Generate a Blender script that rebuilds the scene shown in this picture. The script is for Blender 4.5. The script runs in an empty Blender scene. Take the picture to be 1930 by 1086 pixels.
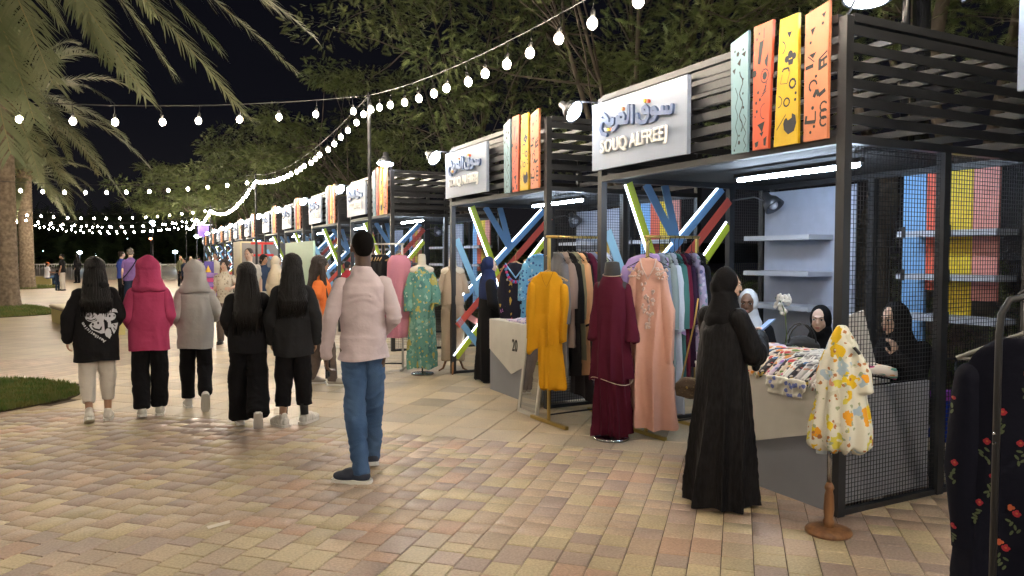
import bpy, bmesh, math, random
import numpy as np
from mathutils import Vector, Matrix
from math import sin, cos, pi, radians, sqrt, atan2

SC = bpy.context.scene
random.seed(7)
RNG = np.random.default_rng(7)
COL = SC.collection

# ------------------------------------------------------------------ camera, world, exposure
CAM_Z = 1.61
YAW = math.atan(705 / 1390)
PITCH = math.atan(59 / 1390)
cam_data = bpy.data.cameras.new('camera')
cam_data.sensor_width = 36.0
cam_data.lens = 36.0 * 1390 / 1930
cam_data.clip_start = 0.05
cam_data.clip_end = 1200
cam = bpy.data.objects.new('camera', cam_data)
cam.location = (0, 0, CAM_Z)
cam.rotation_euler = (pi / 2 - PITCH, 0, -YAW)
COL.objects.link(cam)
SC.camera = cam

world = bpy.data.worlds.new('World')
SC.world = world
world.use_nodes = True
wn, wl = world.node_tree.nodes, world.node_tree.links
wn.clear()
w_out = wn.new('ShaderNodeOutputWorld')
w_bg = wn.new('ShaderNodeBackground')
w_tc = wn.new('ShaderNodeTexCoord')
w_sep = wn.new('ShaderNodeSeparateXYZ')
w_ramp = wn.new('ShaderNodeValToRGB')
w_ramp.color_ramp.elements[0].position = 0.0
w_ramp.color_ramp.elements[0].color = (0.007, 0.0066, 0.0075, 1)
w_ramp.color_ramp.elements[1].position = 0.55
w_ramp.color_ramp.elements[1].color = (0.0010, 0.0011, 0.0022, 1)
e_ = w_ramp.color_ramp.elements.new(0.18); e_.color = (0.0030, 0.0031, 0.0046, 1)
wl.new(w_tc.outputs['Generated'], w_sep.inputs[0])
wl.new(w_sep.outputs['Z'], w_ramp.inputs[0])
wl.new(w_ramp.outputs[0], w_bg.inputs[0])
w_bg.inputs[1].default_value = 1.0
wl.new(w_bg.outputs[0], w_out.inputs[0])

SC.render.engine = 'CYCLES'
SC.cycles.use_denoising = True
SC.cycles.max_bounces = 6
SC.cycles.diffuse_bounces = 3
SC.cycles.glossy_bounces = 3
SC.cycles.transmission_bounces = 4
SC.cycles.transparent_max_bounces = 8
SC.cycles.caustics_reflective = False
SC.cycles.caustics_refractive = False
SC.cycles.sample_clamp_indirect = 4.0
SC.cycles.use_light_tree = True
SC.view_settings.view_transform = 'Standard'
SC.view_settings.look = 'None'
SC.view_settings.gamma = 1.0
SC.view_settings.exposure = 0.75
BULB_E = 118.0       # festoon bulbs
TUBE_E = 95.0        # fluorescent tubes
LED_E = 4.5         # LED strips on the braces
SPOT_E = 34.0        # gooseneck lamps
SPOT_W = 26.0

HAZE = 0.0
# ------------------------------------------------------------------ geometry of the view (for measuring positions only)
cA, sA = cos(YAW), sin(YAW)
def ray(px, py):
    x = (px - 965) / 1390; yc = -(py - 543) / 1390
    fw = cos(PITCH) + yc * sin(PITCH); up = -sin(PITCH) + yc * cos(PITCH)
    return x * cA + fw * sA, -x * sA + fw * cA, up
def proj(X, Y, Z):
    r = X * cA - Y * sA; fo = X * sA + Y * cA; z = Z - CAM_Z
    fd = fo * cos(PITCH) - z * sin(PITCH); u = fo * sin(PITCH) + z * cos(PITCH)
    if fd <= 0.05: return None
    return 965 + 1390 * r / fd, 543 - 1390 * u / fd, fd

# ------------------------------------------------------------------ materials
MATS = {}
def _base(name):
    m = bpy.data.materials.new(name); m.use_nodes = True
    nt = m.node_tree; n, l = nt.nodes, nt.links
    return m, n, l, n['Principled BSDF']
def mat(name, col, rough=0.6, metal=0.0, var=0.0, vscale=8.0, bump=0.0, bscale=120.0, bdist=0.01, col2=None, sheen=0.0, spec=0.5, weave=False, stretch=None, detail=3.0):
    """plain procedural material: noise-varied colour, noise bump"""
    if name in MATS: return MATS[name]
    m, n, l, b = _base(name)
    b.inputs['Base Color'].default_value = (*col, 1)
    b.inputs['Roughness'].default_value = rough
    b.inputs['Metallic'].default_value = metal
    b.inputs['Specular IOR Level'].default_value = spec
    if sheen: b.inputs['Sheen Weight'].default_value = sheen
    tc = n.new('ShaderNodeTexCoord')
    vec = tc.outputs['Object']
    if stretch:
        mp = n.new('ShaderNodeMapping'); mp.inputs['Scale'].default_value = stretch
        l.new(vec, mp.inputs[0]); vec = mp.outputs[0]
    if var or col2:
        nz = n.new('ShaderNodeTexNoise'); nz.inputs['Scale'].default_value = vscale; nz.inputs['Detail'].default_value = detail
        l.new(vec, nz.inputs['Vector'])
        mx = n.new('ShaderNodeMix'); mx.data_type = 'RGBA'
        c2 = col2 if col2 else tuple(min(1, c * (1 - var)) for c in col)
        c1 = col if col2 else tuple(min(1, c * (1 + var)) for c in col)
        mx.inputs[6].default_value = (*c1, 1); mx.inputs[7].default_value = (*c2, 1)
        mr = n.new('ShaderNodeMapRange'); mr.inputs[1].default_value = 0.35; mr.inputs[2].default_value = 0.65
        l.new(nz.outputs['Fac'], mr.inputs[0]); l.new(mr.outputs[0], mx.inputs[0])
        l.new(mx.outputs[2], b.inputs['Base Color'])
    if bump:
        nb = n.new('ShaderNodeTexNoise'); nb.inputs['Scale'].default_value = bscale; nb.inputs['Detail'].default_value = 3
        l.new(vec, nb.inputs['Vector'])
        bp = n.new('ShaderNodeBump'); bp.inputs['Strength'].default_value = bump; bp.inputs['Distance'].default_value = bdist
        l.new(nb.outputs['Fac'], bp.inputs['Height']); l.new(bp.outputs[0], b.inputs['Normal'])
    MATS[name] = m
    return m
def cloth(name, col, var=0.05, rough=0.85, bump=0.25, **k):
    return mat(name, col, rough=rough, var=var, vscale=3, bump=bump, bscale=34, bdist=0.012, sheen=0.0, spec=0.12, **k)
def emit(name, col, e):
    if name in MATS: return MATS[name]
    m, n, l, b = _base(name)
    b.inputs['Base Color'].default_value = (*col, 1)
    b.inputs['Emission Color'].default_value = (*col, 1)
    b.inputs['Emission Strength'].default_value = e
    MATS[name] = m
    return m
def print_mat(name, ground, layers, rough=0.8, stretch=(1, 1, 1)):
    """printed cloth: voronoi blobs on a ground colour. layers: (scale, radius, colours, seed[, wobble])"""
    if name in MATS: return MATS[name]
    m, n, l, b = _base(name)
    b.inputs['Roughness'].default_value = rough
    b.inputs['Specular IOR Level'].default_value = 0.25
    tc = n.new('ShaderNodeTexCoord')
    mp0 = n.new('ShaderNodeMapping'); mp0.inputs['Scale'].default_value = stretch
    l.new(tc.outputs['Object'], mp0.inputs[0])
    cur = None
    for L in layers:
        scale, rad, cols, seed = L[:4]; wob = L[4] if len(L) > 4 else 0.25
        mp = n.new('ShaderNodeMapping'); mp.inputs['Location'].default_value = (seed * 3.1, seed * 1.7, seed * 2.3)
        l.new(mp0.outputs[0], mp.inputs[0])
        nz = n.new('ShaderNodeTexNoise'); nz.inputs['Scale'].default_value = scale * 1.6; nz.inputs['Detail'].default_value = 2
        l.new(mp.outputs[0], nz.inputs['Vector'])
        vm = n.new('ShaderNodeVectorMath'); vm.operation = 'MULTIPLY_ADD'
        vm.inputs[1].default_value = (wob / scale * 2,) * 3
        l.new(nz.outputs['Color'], vm.inputs[0]); l.new(mp.outputs[0], vm.inputs[2])
        vo = n.new('ShaderNodeTexVoronoi'); vo.inputs['Scale'].default_value = scale
        l.new(vm.outputs[0], vo.inputs['Vector'])
        lt = n.new('ShaderNodeMath'); lt.operation = 'LESS_THAN'; lt.inputs[1].default_value = rad
        l.new(vo.outputs['Distance'], lt.inputs[0])
        rp = n.new('ShaderNodeValToRGB'); rp.color_ramp.interpolation = 'CONSTANT'
        cr = rp.color_ramp
        cr.elements[0].position = 0; cr.elements[0].color = (*cols[0], 1)
        if len(cols) == 1: cr.elements[1].color = (*cols[0], 1)
        else:
            cr.elements[1].position = 1 / len(cols); cr.elements[1].color = (*cols[1], 1)
            for i in range(2, len(cols)):
                e = cr.elements.new(i / len(cols)); e.color = (*cols[i], 1)
        sp = n.new('ShaderNodeSeparateColor'); l.new(vo.outputs['Color'], sp.inputs[0]); l.new(sp.outputs[0], rp.inputs[0])
        mx = n.new('ShaderNodeMix'); mx.data_type = 'RGBA'
        l.new(lt.outputs[0], mx.inputs[0])
        if cur is None: mx.inputs[6].default_value = (*ground, 1)
        else: l.new(cur, mx.inputs[6])
        l.new(rp.outputs[0], mx.inputs[7]); cur = mx.outputs[2]
    l.new(cur, b.inputs['Base Color'])
    MATS[name] = m
    return m

# ------------------------------------------------------------------ mesh collecting
class MB:
    def __init__(s): s.v = []; s.f = []; s.m = []; s.n = 0
    def add(s, verts, faces, mi=0):
        k = s.n
        s.v.extend([tuple(p) for p in verts]); s.n += len(verts)
        s.f.extend([tuple(i + k for i in f) for f in faces]); s.m.extend([mi] * len(faces))
        return s
    def box(s, c, d, R=None, mi=0):
        hx, hy, hz = d[0] / 2, d[1] / 2, d[2] / 2
        P = [Vector((x * hx, y * hy, z * hz)) for x in (-1, 1) for y in (-1, 1) for z in (-1, 1)]
        if R is not None: P = [R @ p for p in P]
        c = Vector(c)
        return s.add([p + c for p in P], [(0, 1, 3, 2), (4, 6, 7, 5), (0, 4, 5, 1), (2, 3, 7, 6), (0, 2, 6, 4), (1, 5, 7, 3)], mi)
    def bb(s, x0, x1, y0, y1, z0, z1, mi=0):
        return s.box(((x0 + x1) / 2, (y0 + y1) / 2, (z0 + z1) / 2), (abs(x1 - x0), abs(y1 - y0), abs(z1 - z0)), None, mi)
    def bar(s, a, b, w, h, up=(0, 0, 1), mi=0):
        a = Vector(a); b = Vector(b); d = (b - a); L = d.length; d.normalize()
        u = Vector(up); x = d.cross(u)
        if x.length < 1e-4: x = d.cross(Vector((1, 0, 0)))
        x.normalize(); z = x.cross(d)
        R = Matrix((x, d, z)).transposed()
        return s.box((a + b) / 2, (w, L, h), R, mi)
    def tube(s, pts, r, n=6, cap=True, mi=0):
        pts = [Vector(p) for p in pts]
        rs = r if hasattr(r, '__len__') else [r] * len(pts)
        V = []; F = []
        ref = None
        for i, p in enumerate(pts):
            if i == 0: d = pts[1] - p
            elif i == len(pts) - 1: d = p - pts[i - 1]
            else: d = pts[i + 1] - pts[i - 1]
            d.normalize()
            if ref is None:
                ref = d.orthogonal().normalized()
            ref = (ref - d * ref.dot(d))
            if ref.length < 1e-5: ref = d.orthogonal()
            ref.normalize(); q = d.cross(ref)
            for k in range(n):
                a = 2 * pi * k / n
                V.append(p + (ref * cos(a) + q * sin(a)) * rs[i])
        for i in range(len(pts) - 1):
            for k in range(n):
                F.append((i * n + k, i * n + (k + 1) % n, (i + 1) * n + (k + 1) % n, (i + 1) * n + k))
        if cap:
            F.append(tuple(range(n - 1, -1, -1))); F.append(tuple((len(pts) - 1) * n + k for k in range(n)))
        return s.add(V, F, mi)
    def lathe(s, prof, c=(0, 0, 0), n=16, R=None, mi=0):
        """prof: (r, z) list"""
        V = []; F = []; c = Vector(c)
        for (r, z) in prof:
            for k in range(n):
                a = 2 * pi * k / n
                p = Vector((r * cos(a), r * sin(a), z))
                if R is not None: p = R @ p
                V.append(p + c)
        for i in range(len(prof) - 1):
            for k in range(n):
                F.append((i * n + k, i * n + (k + 1) % n, (i + 1) * n + (k + 1) % n, (i + 1) * n + k))
        F.append(tuple(range(n - 1, -1, -1))); F.append(tuple((len(prof) - 1) * n + k for k in range(n)))
        return s.add(V, F, mi)
    def sphere(s, c, r, n=10, m=7, R=None, mi=0):
        if not hasattr(r, '__len__'): r = (r, r, r)
        V = []; F = []; c = Vector(c)
        for i in range(1, m):
            t = pi * i / m
            for k in range(n):
                a = 2 * pi * k / n
                p = Vector((r[0] * sin(t) * cos(a), r[1] * sin(t) * sin(a), r[2] * cos(t)))
                if R is not None: p = R @ p
                V.append(p + c)
        top = Vector((0, 0, r[2])); bot = Vector((0, 0, -r[2]))
        if R is not None: top = R @ top; bot = R @ bot
        V += [top + c, bot + c]; T = (m - 1) * n
        for k in range(n):
            F.append((T, k, (k + 1) % n)); F.append((T + 1, (m - 2) * n + (k + 1) % n, (m - 2) * n + k))
        for i in range(m - 2):
            for k in range(n):
                F.append((i * n + k, (i + 1) * n + k, (i + 1) * n + (k + 1) % n, i * n + (k + 1) % n))
        return s.add(V, F, mi)
    def prism(s, poly, t, frame, mi=0):
        """poly: 2D points, frame(u, v, w) -> 3D, thickness t along w"""
        n = len(poly)
        V = [frame(u, v, 0) for u, v in poly] + [frame(u, v, t) for u, v in poly]
        F = [tuple(range(n - 1, -1, -1)), tuple(range(n, 2 * n))]
        for i in range(n):
            j = (i + 1) % n; F.append((i, j, n + j, n + i))
        return s.add(V, F, mi)
    def mesh(s, name, mats, smooth=False):
        me = bpy.data.meshes.new(name)
        me.from_pydata([tuple(p) for p in s.v], [], s.f)
        for m in (mats if isinstance(mats, (list, tuple)) else [mats]): me.materials.append(m)
        if any(s.m): me.polygons.foreach_set('material_index', s.m)
        if smooth: me.polygons.foreach_set('use_smooth', [True] * len(me.polygons))
        me.update()
        return me
    def build(s, name, mats, parent=None, smooth=False, loc=None):
        return link(name, s.mesh(name, mats, smooth), parent, loc)

def np_mesh(name, V, F, mats, smooth=False, mi=None):
    """V (n,3), F (m,k) arrays"""
    me = bpy.data.meshes.new(name)
    V = np.asarray(V, dtype=np.float32); F = np.asarray(F, dtype=np.int32)
    k = F.shape[1]
    me.vertices.add(len(V)); me.vertices.foreach_set('co', V.ravel())
    me.loops.add(F.size); me.loops.foreach_set('vertex_index', F.ravel())
    me.polygons.add(len(F)); me.polygons.foreach_set('loop_start', np.arange(0, F.size, k, dtype=np.int32))
    for m in (mats if isinstance(mats, (list, tuple)) else [mats]): me.materials.append(m)
    if mi is not None: me.polygons.foreach_set('material_index', np.asarray(mi, dtype=np.int32))
    if smooth: me.polygons.foreach_set('use_smooth', np.ones(len(F), dtype=bool))
    me.update(calc_edges=True)
    return me
def link(name, data, parent=None, loc=None):
    o = bpy.data.objects.new(name, data); COL.objects.link(o)
    if parent is not None: o.parent = parent
    if loc is not None: o.location = loc
    return o
def tag(o, label=None, cat=None, group=None, kind=None):
    if label: o['label'] = label
    if cat: o['category'] = cat
    if group: o['group'] = group
    if kind: o['kind'] = kind
    return o
def thing(name, label, cat, loc=(0, 0, 0), rz=0.0, group=None):
    o = bpy.data.objects.new(name, None); COL.objects.link(o)
    o.empty_display_size = 0.1
    o.location = loc; o.rotation_euler = (0, 0, rz)
    return tag(o, label, cat, group)
def copy_tree(o, parent=None, kids=None):
    if kids is None:
        kids = {}
        for q in bpy.data.objects:
            if q.parent: kids.setdefault(q.parent.name, []).append(q)
    c = o.copy(); COL.objects.link(c)
    if parent is not None: c.parent = parent
    for ch in kids.get(o.name, []): copy_tree(ch, c, kids)
    return c
def kids_map():
    kids = {}
    for q in bpy.data.objects:
        if q.parent: kids.setdefault(q.parent.name, []).append(q)
    return kids

# temp scene used to evaluate modifiers and text
TMP = bpy.data.scenes.new('tmp')
def evaluated_mesh(obj):
    TMP.collection.objects.link(obj)
    vl = TMP.view_layers[0]; vl.update()
    dg = vl.depsgraph
    me = bpy.data.meshes.new_from_object(obj.evaluated_get(dg), depsgraph=dg)
    TMP.collection.objects.unlink(obj)
    bpy.data.objects.remove(obj)
    return me
def text_mesh(txt, size, material, depth=0.01, bold=0.0, name='lettering', spacing=1.0):
    c = bpy.data.curves.new('txt', 'FONT'); c.body = txt; c.size = size; c.extrude = depth; c.offset = bold
    c.align_x = 'CENTER'; c.align_y = 'CENTER'; c.space_character = spacing; c.resolution_u = 3
    o = bpy.data.objects.new('txt', c)
    me = evaluated_mesh(o)
    me.name = name; me.materials.clear(); me.materials.append(material)
    return me

def hash3(ix, iy, iz, seed):
    h = (ix * 374761393 + iy * 668265263 + iz * 2147483647 + seed * 974634777) & 0xffffffff
    h = ((h ^ (h >> 13)) * 1274126177) & 0xffffffff
    h = h ^ (h >> 16)
    return (h & 0xffff) / 65535.0
def vnoise(P, scale, seed=0):
    """value noise in [-1,1] at points P (n,3)"""
    Q = P * np.asarray(scale) + 100.0
    I = np.floor(Q).astype(np.int64); f = Q - I; f = f * f * (3 - 2 * f)
    out = 0
    for dx in (0, 1):
        for dy in (0, 1):
            for dz in (0, 1):
                w = (f[:, 0] if dx else 1 - f[:, 0]) * (f[:, 1] if dy else 1 - f[:, 1]) * (f[:, 2] if dz else 1 - f[:, 2])
                out = out + w * hash3(I[:, 0] + dx, I[:, 1] + dy, I[:, 2] + dz, seed)
    return out * 2 - 1

def remeshed(mb, voxel, smooth_it=4):
    """union the closed shapes of a collector into one smooth surface"""
    me = mb.mesh('tmp', [])
    o = bpy.data.objects.new('tmp', me)
    r = o.modifiers.new('r', 'REMESH'); r.mode = 'VOXEL'; r.voxel_size = voxel
    if smooth_it:
        q = o.modifiers.new('s', 'SMOOTH'); q.iterations = smooth_it; q.factor = 0.5
    out = evaluated_mesh(o)
    bpy.data.meshes.remove(me)
    return out
def joined(mbs, voxel, smooth_it=3):
    """each collector becomes its own smooth surface, then all go into one mesh (overlaps leave real creases)"""
    bm_ = bmesh.new()
    for m in mbs:
        if m is None or not m.v: continue
        q = remeshed(m, voxel, smooth_it); bm_.from_mesh(q); bpy.data.meshes.remove(q)
    me = bpy.data.meshes.new('joined'); bm_.to_mesh(me); bm_.free()
    return me
def cut_below(me, z0, wave=None):
    """open the garment at its hem: remove everything below z0 (plus an optional wave)"""
    bm_ = bmesh.new(); bm_.from_mesh(me)
    ws = None
    if wave is not None:
        P_ = np.array([v.co[:] for v in bm_.verts]); w_ = wave(P_)
        for v, q in zip(bm_.verts, w_): v.co.z -= q
    g = bm_.verts[:] + bm_.edges[:] + bm_.faces[:]
    bmesh.ops.bisect_plane(bm_, geom=g, plane_co=(0, 0, z0), plane_no=(0, 0, -1), clear_outer=True)
    if wave is not None:
        P_ = np.array([v.co[:] for v in bm_.verts]); w_ = wave(P_)
        for v, q in zip(bm_.verts, w_): v.co.z += q
    bm_.to_mesh(me); bm_.free(); return me
def finish(me, name, material, parent=None, disp=None, loc=None, rot=None):
    """displace along normals with disp(P, N) -> distance, and link"""
    me.name = name
    if disp is not None:
        n = len(me.vertices)
        P = np.empty(n * 3, dtype=np.float32); me.vertices.foreach_get('co', P); P = P.reshape(-1, 3)
        N = np.empty(n * 3, dtype=np.float32); me.vertex_normals.foreach_get('vector', N); N = N.reshape(-1, 3)
        d = disp(P.astype(np.float64), N)
        P = P + N * np.asarray(d, dtype=np.float32)[:, None]
        me.vertices.foreach_set('co', P.astype(np.float32).ravel())
    me.materials.clear()
    for m in (material if isinstance(material, (list, tuple)) else [material]): me.materials.append(m)
    me.polygons.foreach_set('use_smooth', np.ones(len(me.polygons), dtype=bool))
    me.update()
    o = link(name, me, parent, loc)
    if rot is not None: o.rotation_euler = rot
    return o

M_dark = mat('dark_metal', (0.035, 0.037, 0.042), rough=0.45, metal=0.3, var=0.15, vscale=3, bump=0.05, bscale=80)
M_wire = mat('wire_metal', (0.02, 0.021, 0.025), rough=0.5, metal=0.3)
M_cable = mat('cable_rubber', (0.02, 0.02, 0.02), rough=0.6)
M_bulb = emit('warm_bulb', (1.0, 0.85, 0.66), BULB_E)
def glow_rim_bulb():
    # emission fades by view angle; the weak warm rim is painted-in glow
    n, l = M_bulb.node_tree.nodes, M_bulb.node_tree.links; b = n['Principled BSDF']
    lw = n.new('ShaderNodeLayerWeight'); lw.inputs[0].default_value = 0.5
    rp = n.new('ShaderNodeValToRGB'); cr = rp.color_ramp
    cr.elements[0].position = 0.30; cr.elements[0].color = (1, 1, 1, 1)
    cr.elements[1].position = 0.74; cr.elements[1].color = (0.0016, 0.0016, 0.0016, 1)
    e = cr.elements.new(0.52); e.color = (0.02, 0.02, 0.02, 1)
    mu = n.new('ShaderNodeMath'); mu.operation = 'MULTIPLY'; mu.inputs[1].default_value = BULB_E * 2.6
    l.new(lw.outputs['Facing'], rp.inputs[0]); l.new(rp.outputs[0], mu.inputs[0]); l.new(mu.outputs[0], b.inputs['Emission Strength'])
glow_rim_bulb()
M_tube = emit('cool_tube', (0.70, 0.84, 1.0), TUBE_E)
M_led = emit('led_strip', (0.80, 0.92, 1.0), LED_E)
M_spot = emit('spot_lens', (0.78, 0.87, 1.0), SPOT_E)
# ================================================================== ground, paving, grass
TH = radians(44.0)
aX, aY = sin(TH), cos(TH)        # along the paving columns
bX, bY = cos(TH), -sin(TH)       # across them
def AB(a, b): return (a * aX + b * bX, a * aY + b * bY)

def ground_material():
    m, n, l, b = _base('plaza_paving')
    tc = n.new('ShaderNodeTexCoord')
    mp = n.new('ShaderNodeMapping'); mp.inputs['Rotation'].default_value = (0, 0, -(pi / 2 - TH))
    l.new(tc.outputs['Object'], mp.inputs[0])
    br = n.new('ShaderNodeTexBrick'); br.inputs['Scale'].default_value = 1.0
    br.inputs['Brick Width'].default_value = 0.4; br.inputs['Row Height'].default_value = 0.4
    br.inputs['Mortar Size'].default_value = 0.006; br.offset = 0.0
    br.inputs['Color1'].default_value = (0.46, 0.37, 0.24, 1); br.inputs['Color2'].default_value = (0.40, 0.32, 0.21, 1)
    br.inputs['Mortar'].default_value = (0.16, 0.12, 0.08, 1)
    l.new(mp.outputs[0], br.inputs['Vector'])
    br2 = n.new('ShaderNodeTexBrick'); br2.inputs['Scale'].default_value = 1.0
    br2.inputs['Brick Width'].default_value = 0.22; br2.inputs['Row Height'].default_value = 0.165
    br2.inputs['Mortar Size'].default_value = 0.005
    br2.inputs['Color1'].default_value = (0.46, 0.33, 0.22, 1); br2.inputs['Color2'].default_value = (0.34, 0.25, 0.17, 1)
    br2.inputs['Mortar'].default_value = (0.13, 0.09, 0.06, 1)
    l.new(mp.outputs[0], br2.inputs['Vector'])
    nz = n.new('ShaderNodeTexNoise'); nz.inputs['Scale'].default_value = 0.09; nz.inputs['Detail'].default_value = 1
    l.new(mp.outputs[0], nz.inputs['Vector'])
    gt = n.new('ShaderNodeMath'); gt.operation = 'GREATER_THAN'; gt.inputs[1].default_value = 0.52
    l.new(nz.outputs['Fac'], gt.inputs[0])
    mx = n.new('ShaderNodeMix'); mx.data_type = 'RGBA'
    l.new(gt.outputs[0], mx.inputs[0]); l.new(br.outputs['Color'], mx.inputs[6]); l.new(br2.outputs['Color'], mx.inputs[7])
    n2 = n.new('ShaderNodeTexNoise'); n2.inputs['Scale'].default_value = 1.3; n2.inputs['Detail'].default_value = 6
    l.new(tc.outputs['Object'], n2.inputs['Vector'])
    mr = n.new('ShaderNodeMapRange'); mr.inputs[1].default_value = 0.3; mr.inputs[2].default_value = 0.7
    mr.inputs[3].default_value = 0.8; mr.inputs[4].default_value = 1.1
    l.new(n2.outputs['Fac'], mr.inputs[0])
    mu = n.new('ShaderNodeMix'); mu.data_type = 'RGBA'; mu.blend_type = 'MULTIPLY'; mu.inputs[0].default_value = 1
    l.new(mx.outputs[2], mu.inputs[6]); l.new(mr.outputs[0], mu.inputs[7])
    l.new(mu.outputs[2], b.inputs['Base Color'])
    b.inputs['Roughness'].default_value = 0.42
    return m
def paver_material(name, c, dark=0.75):
    m, n, l, b = _base(name)
    tc = n.new('ShaderNodeTexCoord'); oi = n.new('ShaderNodeObjectInfo'); ge = n.new('ShaderNodeNewGeometry')
    n1 = n.new('ShaderNodeTexNoise'); n1.inputs['Scale'].default_value = 2.2; n1.inputs['Detail'].default_value = 8
    l.new(ge.outputs['Position'], n1.inputs['Vector'])
    n2 = n.new('ShaderNodeTexNoise'); n2.inputs['Scale'].default_value = 70; n2.inputs['Detail'].default_value = 3
    l.new(ge.outputs['Position'], n2.inputs['Vector'])
    ad = n.new('ShaderNodeMath'); ad.operation = 'ADD'
    l.new(n1.outputs['Fac'], ad.inputs[0]); l.new(n2.outputs['Fac'], ad.inputs[1])
    mr = n.new('ShaderNodeMapRange'); mr.inputs[1].default_value = 0.78; mr.inputs[2].default_value = 1.22
    mr.inputs[3].default_value = dark; mr.inputs[4].default_value = 1.18
    l.new(ad.outputs[0], mr.inputs[0])
    wn_ = n.new('ShaderNodeTexWhiteNoise'); wn_.noise_dimensions = '1D'
    ra = n.new('ShaderNodeMath'); ra.operation = 'MULTIPLY_ADD'; ra.inputs[1].default_value = 0.22; ra.inputs[2].default_value = 0.89
    l.new(oi.outputs['Random'], ra.inputs[0])
    m2 = n.new('ShaderNodeMath'); m2.operation = 'MULTIPLY'
    l.new(mr.outputs[0], m2.inputs[0]); l.new(ra.outputs[0], m2.inputs[1])
    mu = n.new('ShaderNodeMix'); mu.data_type = 'RGBA'; mu.blend_type = 'MULTIPLY'; mu.inputs[0].default_value = 1
    mu.inputs[6].default_value = (*c, 1); l.new(m2.outputs[0], mu.inputs[7])
    l.new(mu.outputs[2], b.inputs['Base Color'])
    rr = n.new('ShaderNodeMapRange'); rr.inputs[1].default_value = 0.3; rr.inputs[2].default_value = 0.7
    rr.inputs[3].default_value = 0.34; rr.inputs[4].default_value = 0.56
    l.new(n1.outputs['Fac'], rr.inputs[0]); l.new(rr.outputs[0], b.inputs['Roughness'])
    bp = n.new('ShaderNodeBump'); bp.inputs['Strength'].default_value = 0.12; bp.inputs['Distance'].default_value = 0.003
    l.new(n2.outputs['Fac'], bp.inputs['Height']); l.new(bp.outputs[0], b.inputs['Normal'])
    return m

gm = ground_material()
pavement = tag(np_mesh_obj := link('ground', MB().add([(-260, -60, -0.014), (260, -60, -0.014), (260, 420, -0.014), (-260, 420, -0.014)], [(0, 1, 2, 3)]).mesh('ground', gm)), kind='structure')

PC = [paver_material('paver_sand', (0.47, 0.385, 0.235)), paver_material('paver_rose', (0.44, 0.33, 0.24)),
      paver_material('paver_mauve', (0.36, 0.275, 0.225), 0.74), paver_material('paver_terracotta', (0.45, 0.30, 0.21)),
      paver_material('paver_beige', (0.43, 0.33, 0.235)), paver_material('paver_buff', (0.46, 0.36, 0.245))]
M_slab = paver_material('slab_stone', (0.50, 0.41, 0.28), 0.8)
M_slab2 = paver_material('slab_stone_dark', (0.43, 0.36, 0.26), 0.75)
M_joint = mat('joint_sand', (0.085, 0.06, 0.042), rough=0.9, var=0.2, vscale=30)
def paver_geo(la, lb, h=0.014, ch=0.004, gap=0.0024):
    """chamfered paver, top at z=0, long side along y"""
    x, y = lb / 2 - gap, la / 2 - gap
    V = [(-x, -y, -h), (x, -y, -h), (x, y, -h), (-x, y, -h), (-x, -y, -ch), (x, -y, -ch), (x, y, -ch), (-x, y, -ch),
         (-x + ch, -y + ch, 0), (x - ch, -y + ch, 0), (x - ch, y - ch, 0), (-x + ch, y - ch, 0)]
    F = [(8, 9, 10, 11)]
    for i in range(4):
        j = (i + 1) % 4
        F.append((i, j, j + 4, i + 4)); F.append((i + 4, j + 4, j + 8, i + 8))
    return V, F
pl_ = MB().add([(*AB(13.36, -300), -0.0015), (*AB(420, -300), -0.0015), (*AB(420, 300), -0.0015), (*AB(13.36, 300), -0.0015)], [(3, 2, 1, 0)]).build('plaza', gm); tag(pl_, kind='structure')
pl2 = MB().add([(*AB(-60, -300), -0.0015), (*AB(13.359, -300), -0.0015), (*AB(13.359, -8.70), -0.0015), (*AB(-60, -8.70), -0.0015)], [(3, 2, 1, 0)]).build('plaza', gm); tag(pl2, kind='structure')
floor = thing('pavement', None, None); tag(floor, kind='structure')
bed = MB().add([(*AB(-3.5, -8.69), -0.010), (*AB(-3.5, 6), -0.010), (*AB(12.9, 6), -0.010), (*AB(12.9, -8.69), -0.010)], [(0, 1, 2, 3)]).build('joint_bed', M_joint, floor)
tag(bed, kind='structure')
CW = 0.166
pav = []   # (screen size, a, b, la, lb, tilt, kind)
rp = random.Random(11)
ROT = -TH   # rotation so that local y points along a
GRASS2 = [(-0.62, 9.98), (-0.66, 10.35), (-0.95, 10.95), (-1.5, 11.45), (-2.3, 11.8), (-3.4, 11.6), (-4.2, 10.9), (-4.2, 9.9), (-3.4, 9.0), (-2.2, 8.75), (-1.4, 9.05), (-0.9, 9.45), (-0.68, 9.72)]
def in_poly(x, y, poly):
    c = False; n = len(poly)
    for i in range(n):
        x1, y1 = poly[i]; x2, y2 = poly[(i + 1) % n]
        if (y1 > y) != (y2 > y) and x < (x2 - x1) * (y - y1) / (y2 - y1) + x1: c = not c
    return c
def vis(a, b, mx=160):
    x, y = AB(a, b); p = proj(x, y, 0)
    return p if p and -mx < p[0] < 1930 + mx and p[1] < 1086 + 260 else None
jb = int(-9 / CW)
b0 = -1.566
for j in range(-48, 40):
    bc = b0 + (j + 0.5) * CW
    if not -8.75 < bc < 5.8: continue
    a = 6.08 - rp.random() * 0.0
    while a > -3:
        la = rp.choice([0.125, 0.166, 0.166, 0.215, 0.245])
        ac = a - la / 2
        p = vis(ac, bc)
        if p and p[2] > 1.2:
            pav.append((1 / p[2], ac, bc, la, CW, rp.uniform(-0.07, 0.07), rp.choice([0, 0, 0, 0, 1, 1, 2, 2, 2, 2, 3, 4, 4, 5, 5, 1])))
        a -= la
SL = 0.405
slabs = []
bs = -1.818
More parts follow.
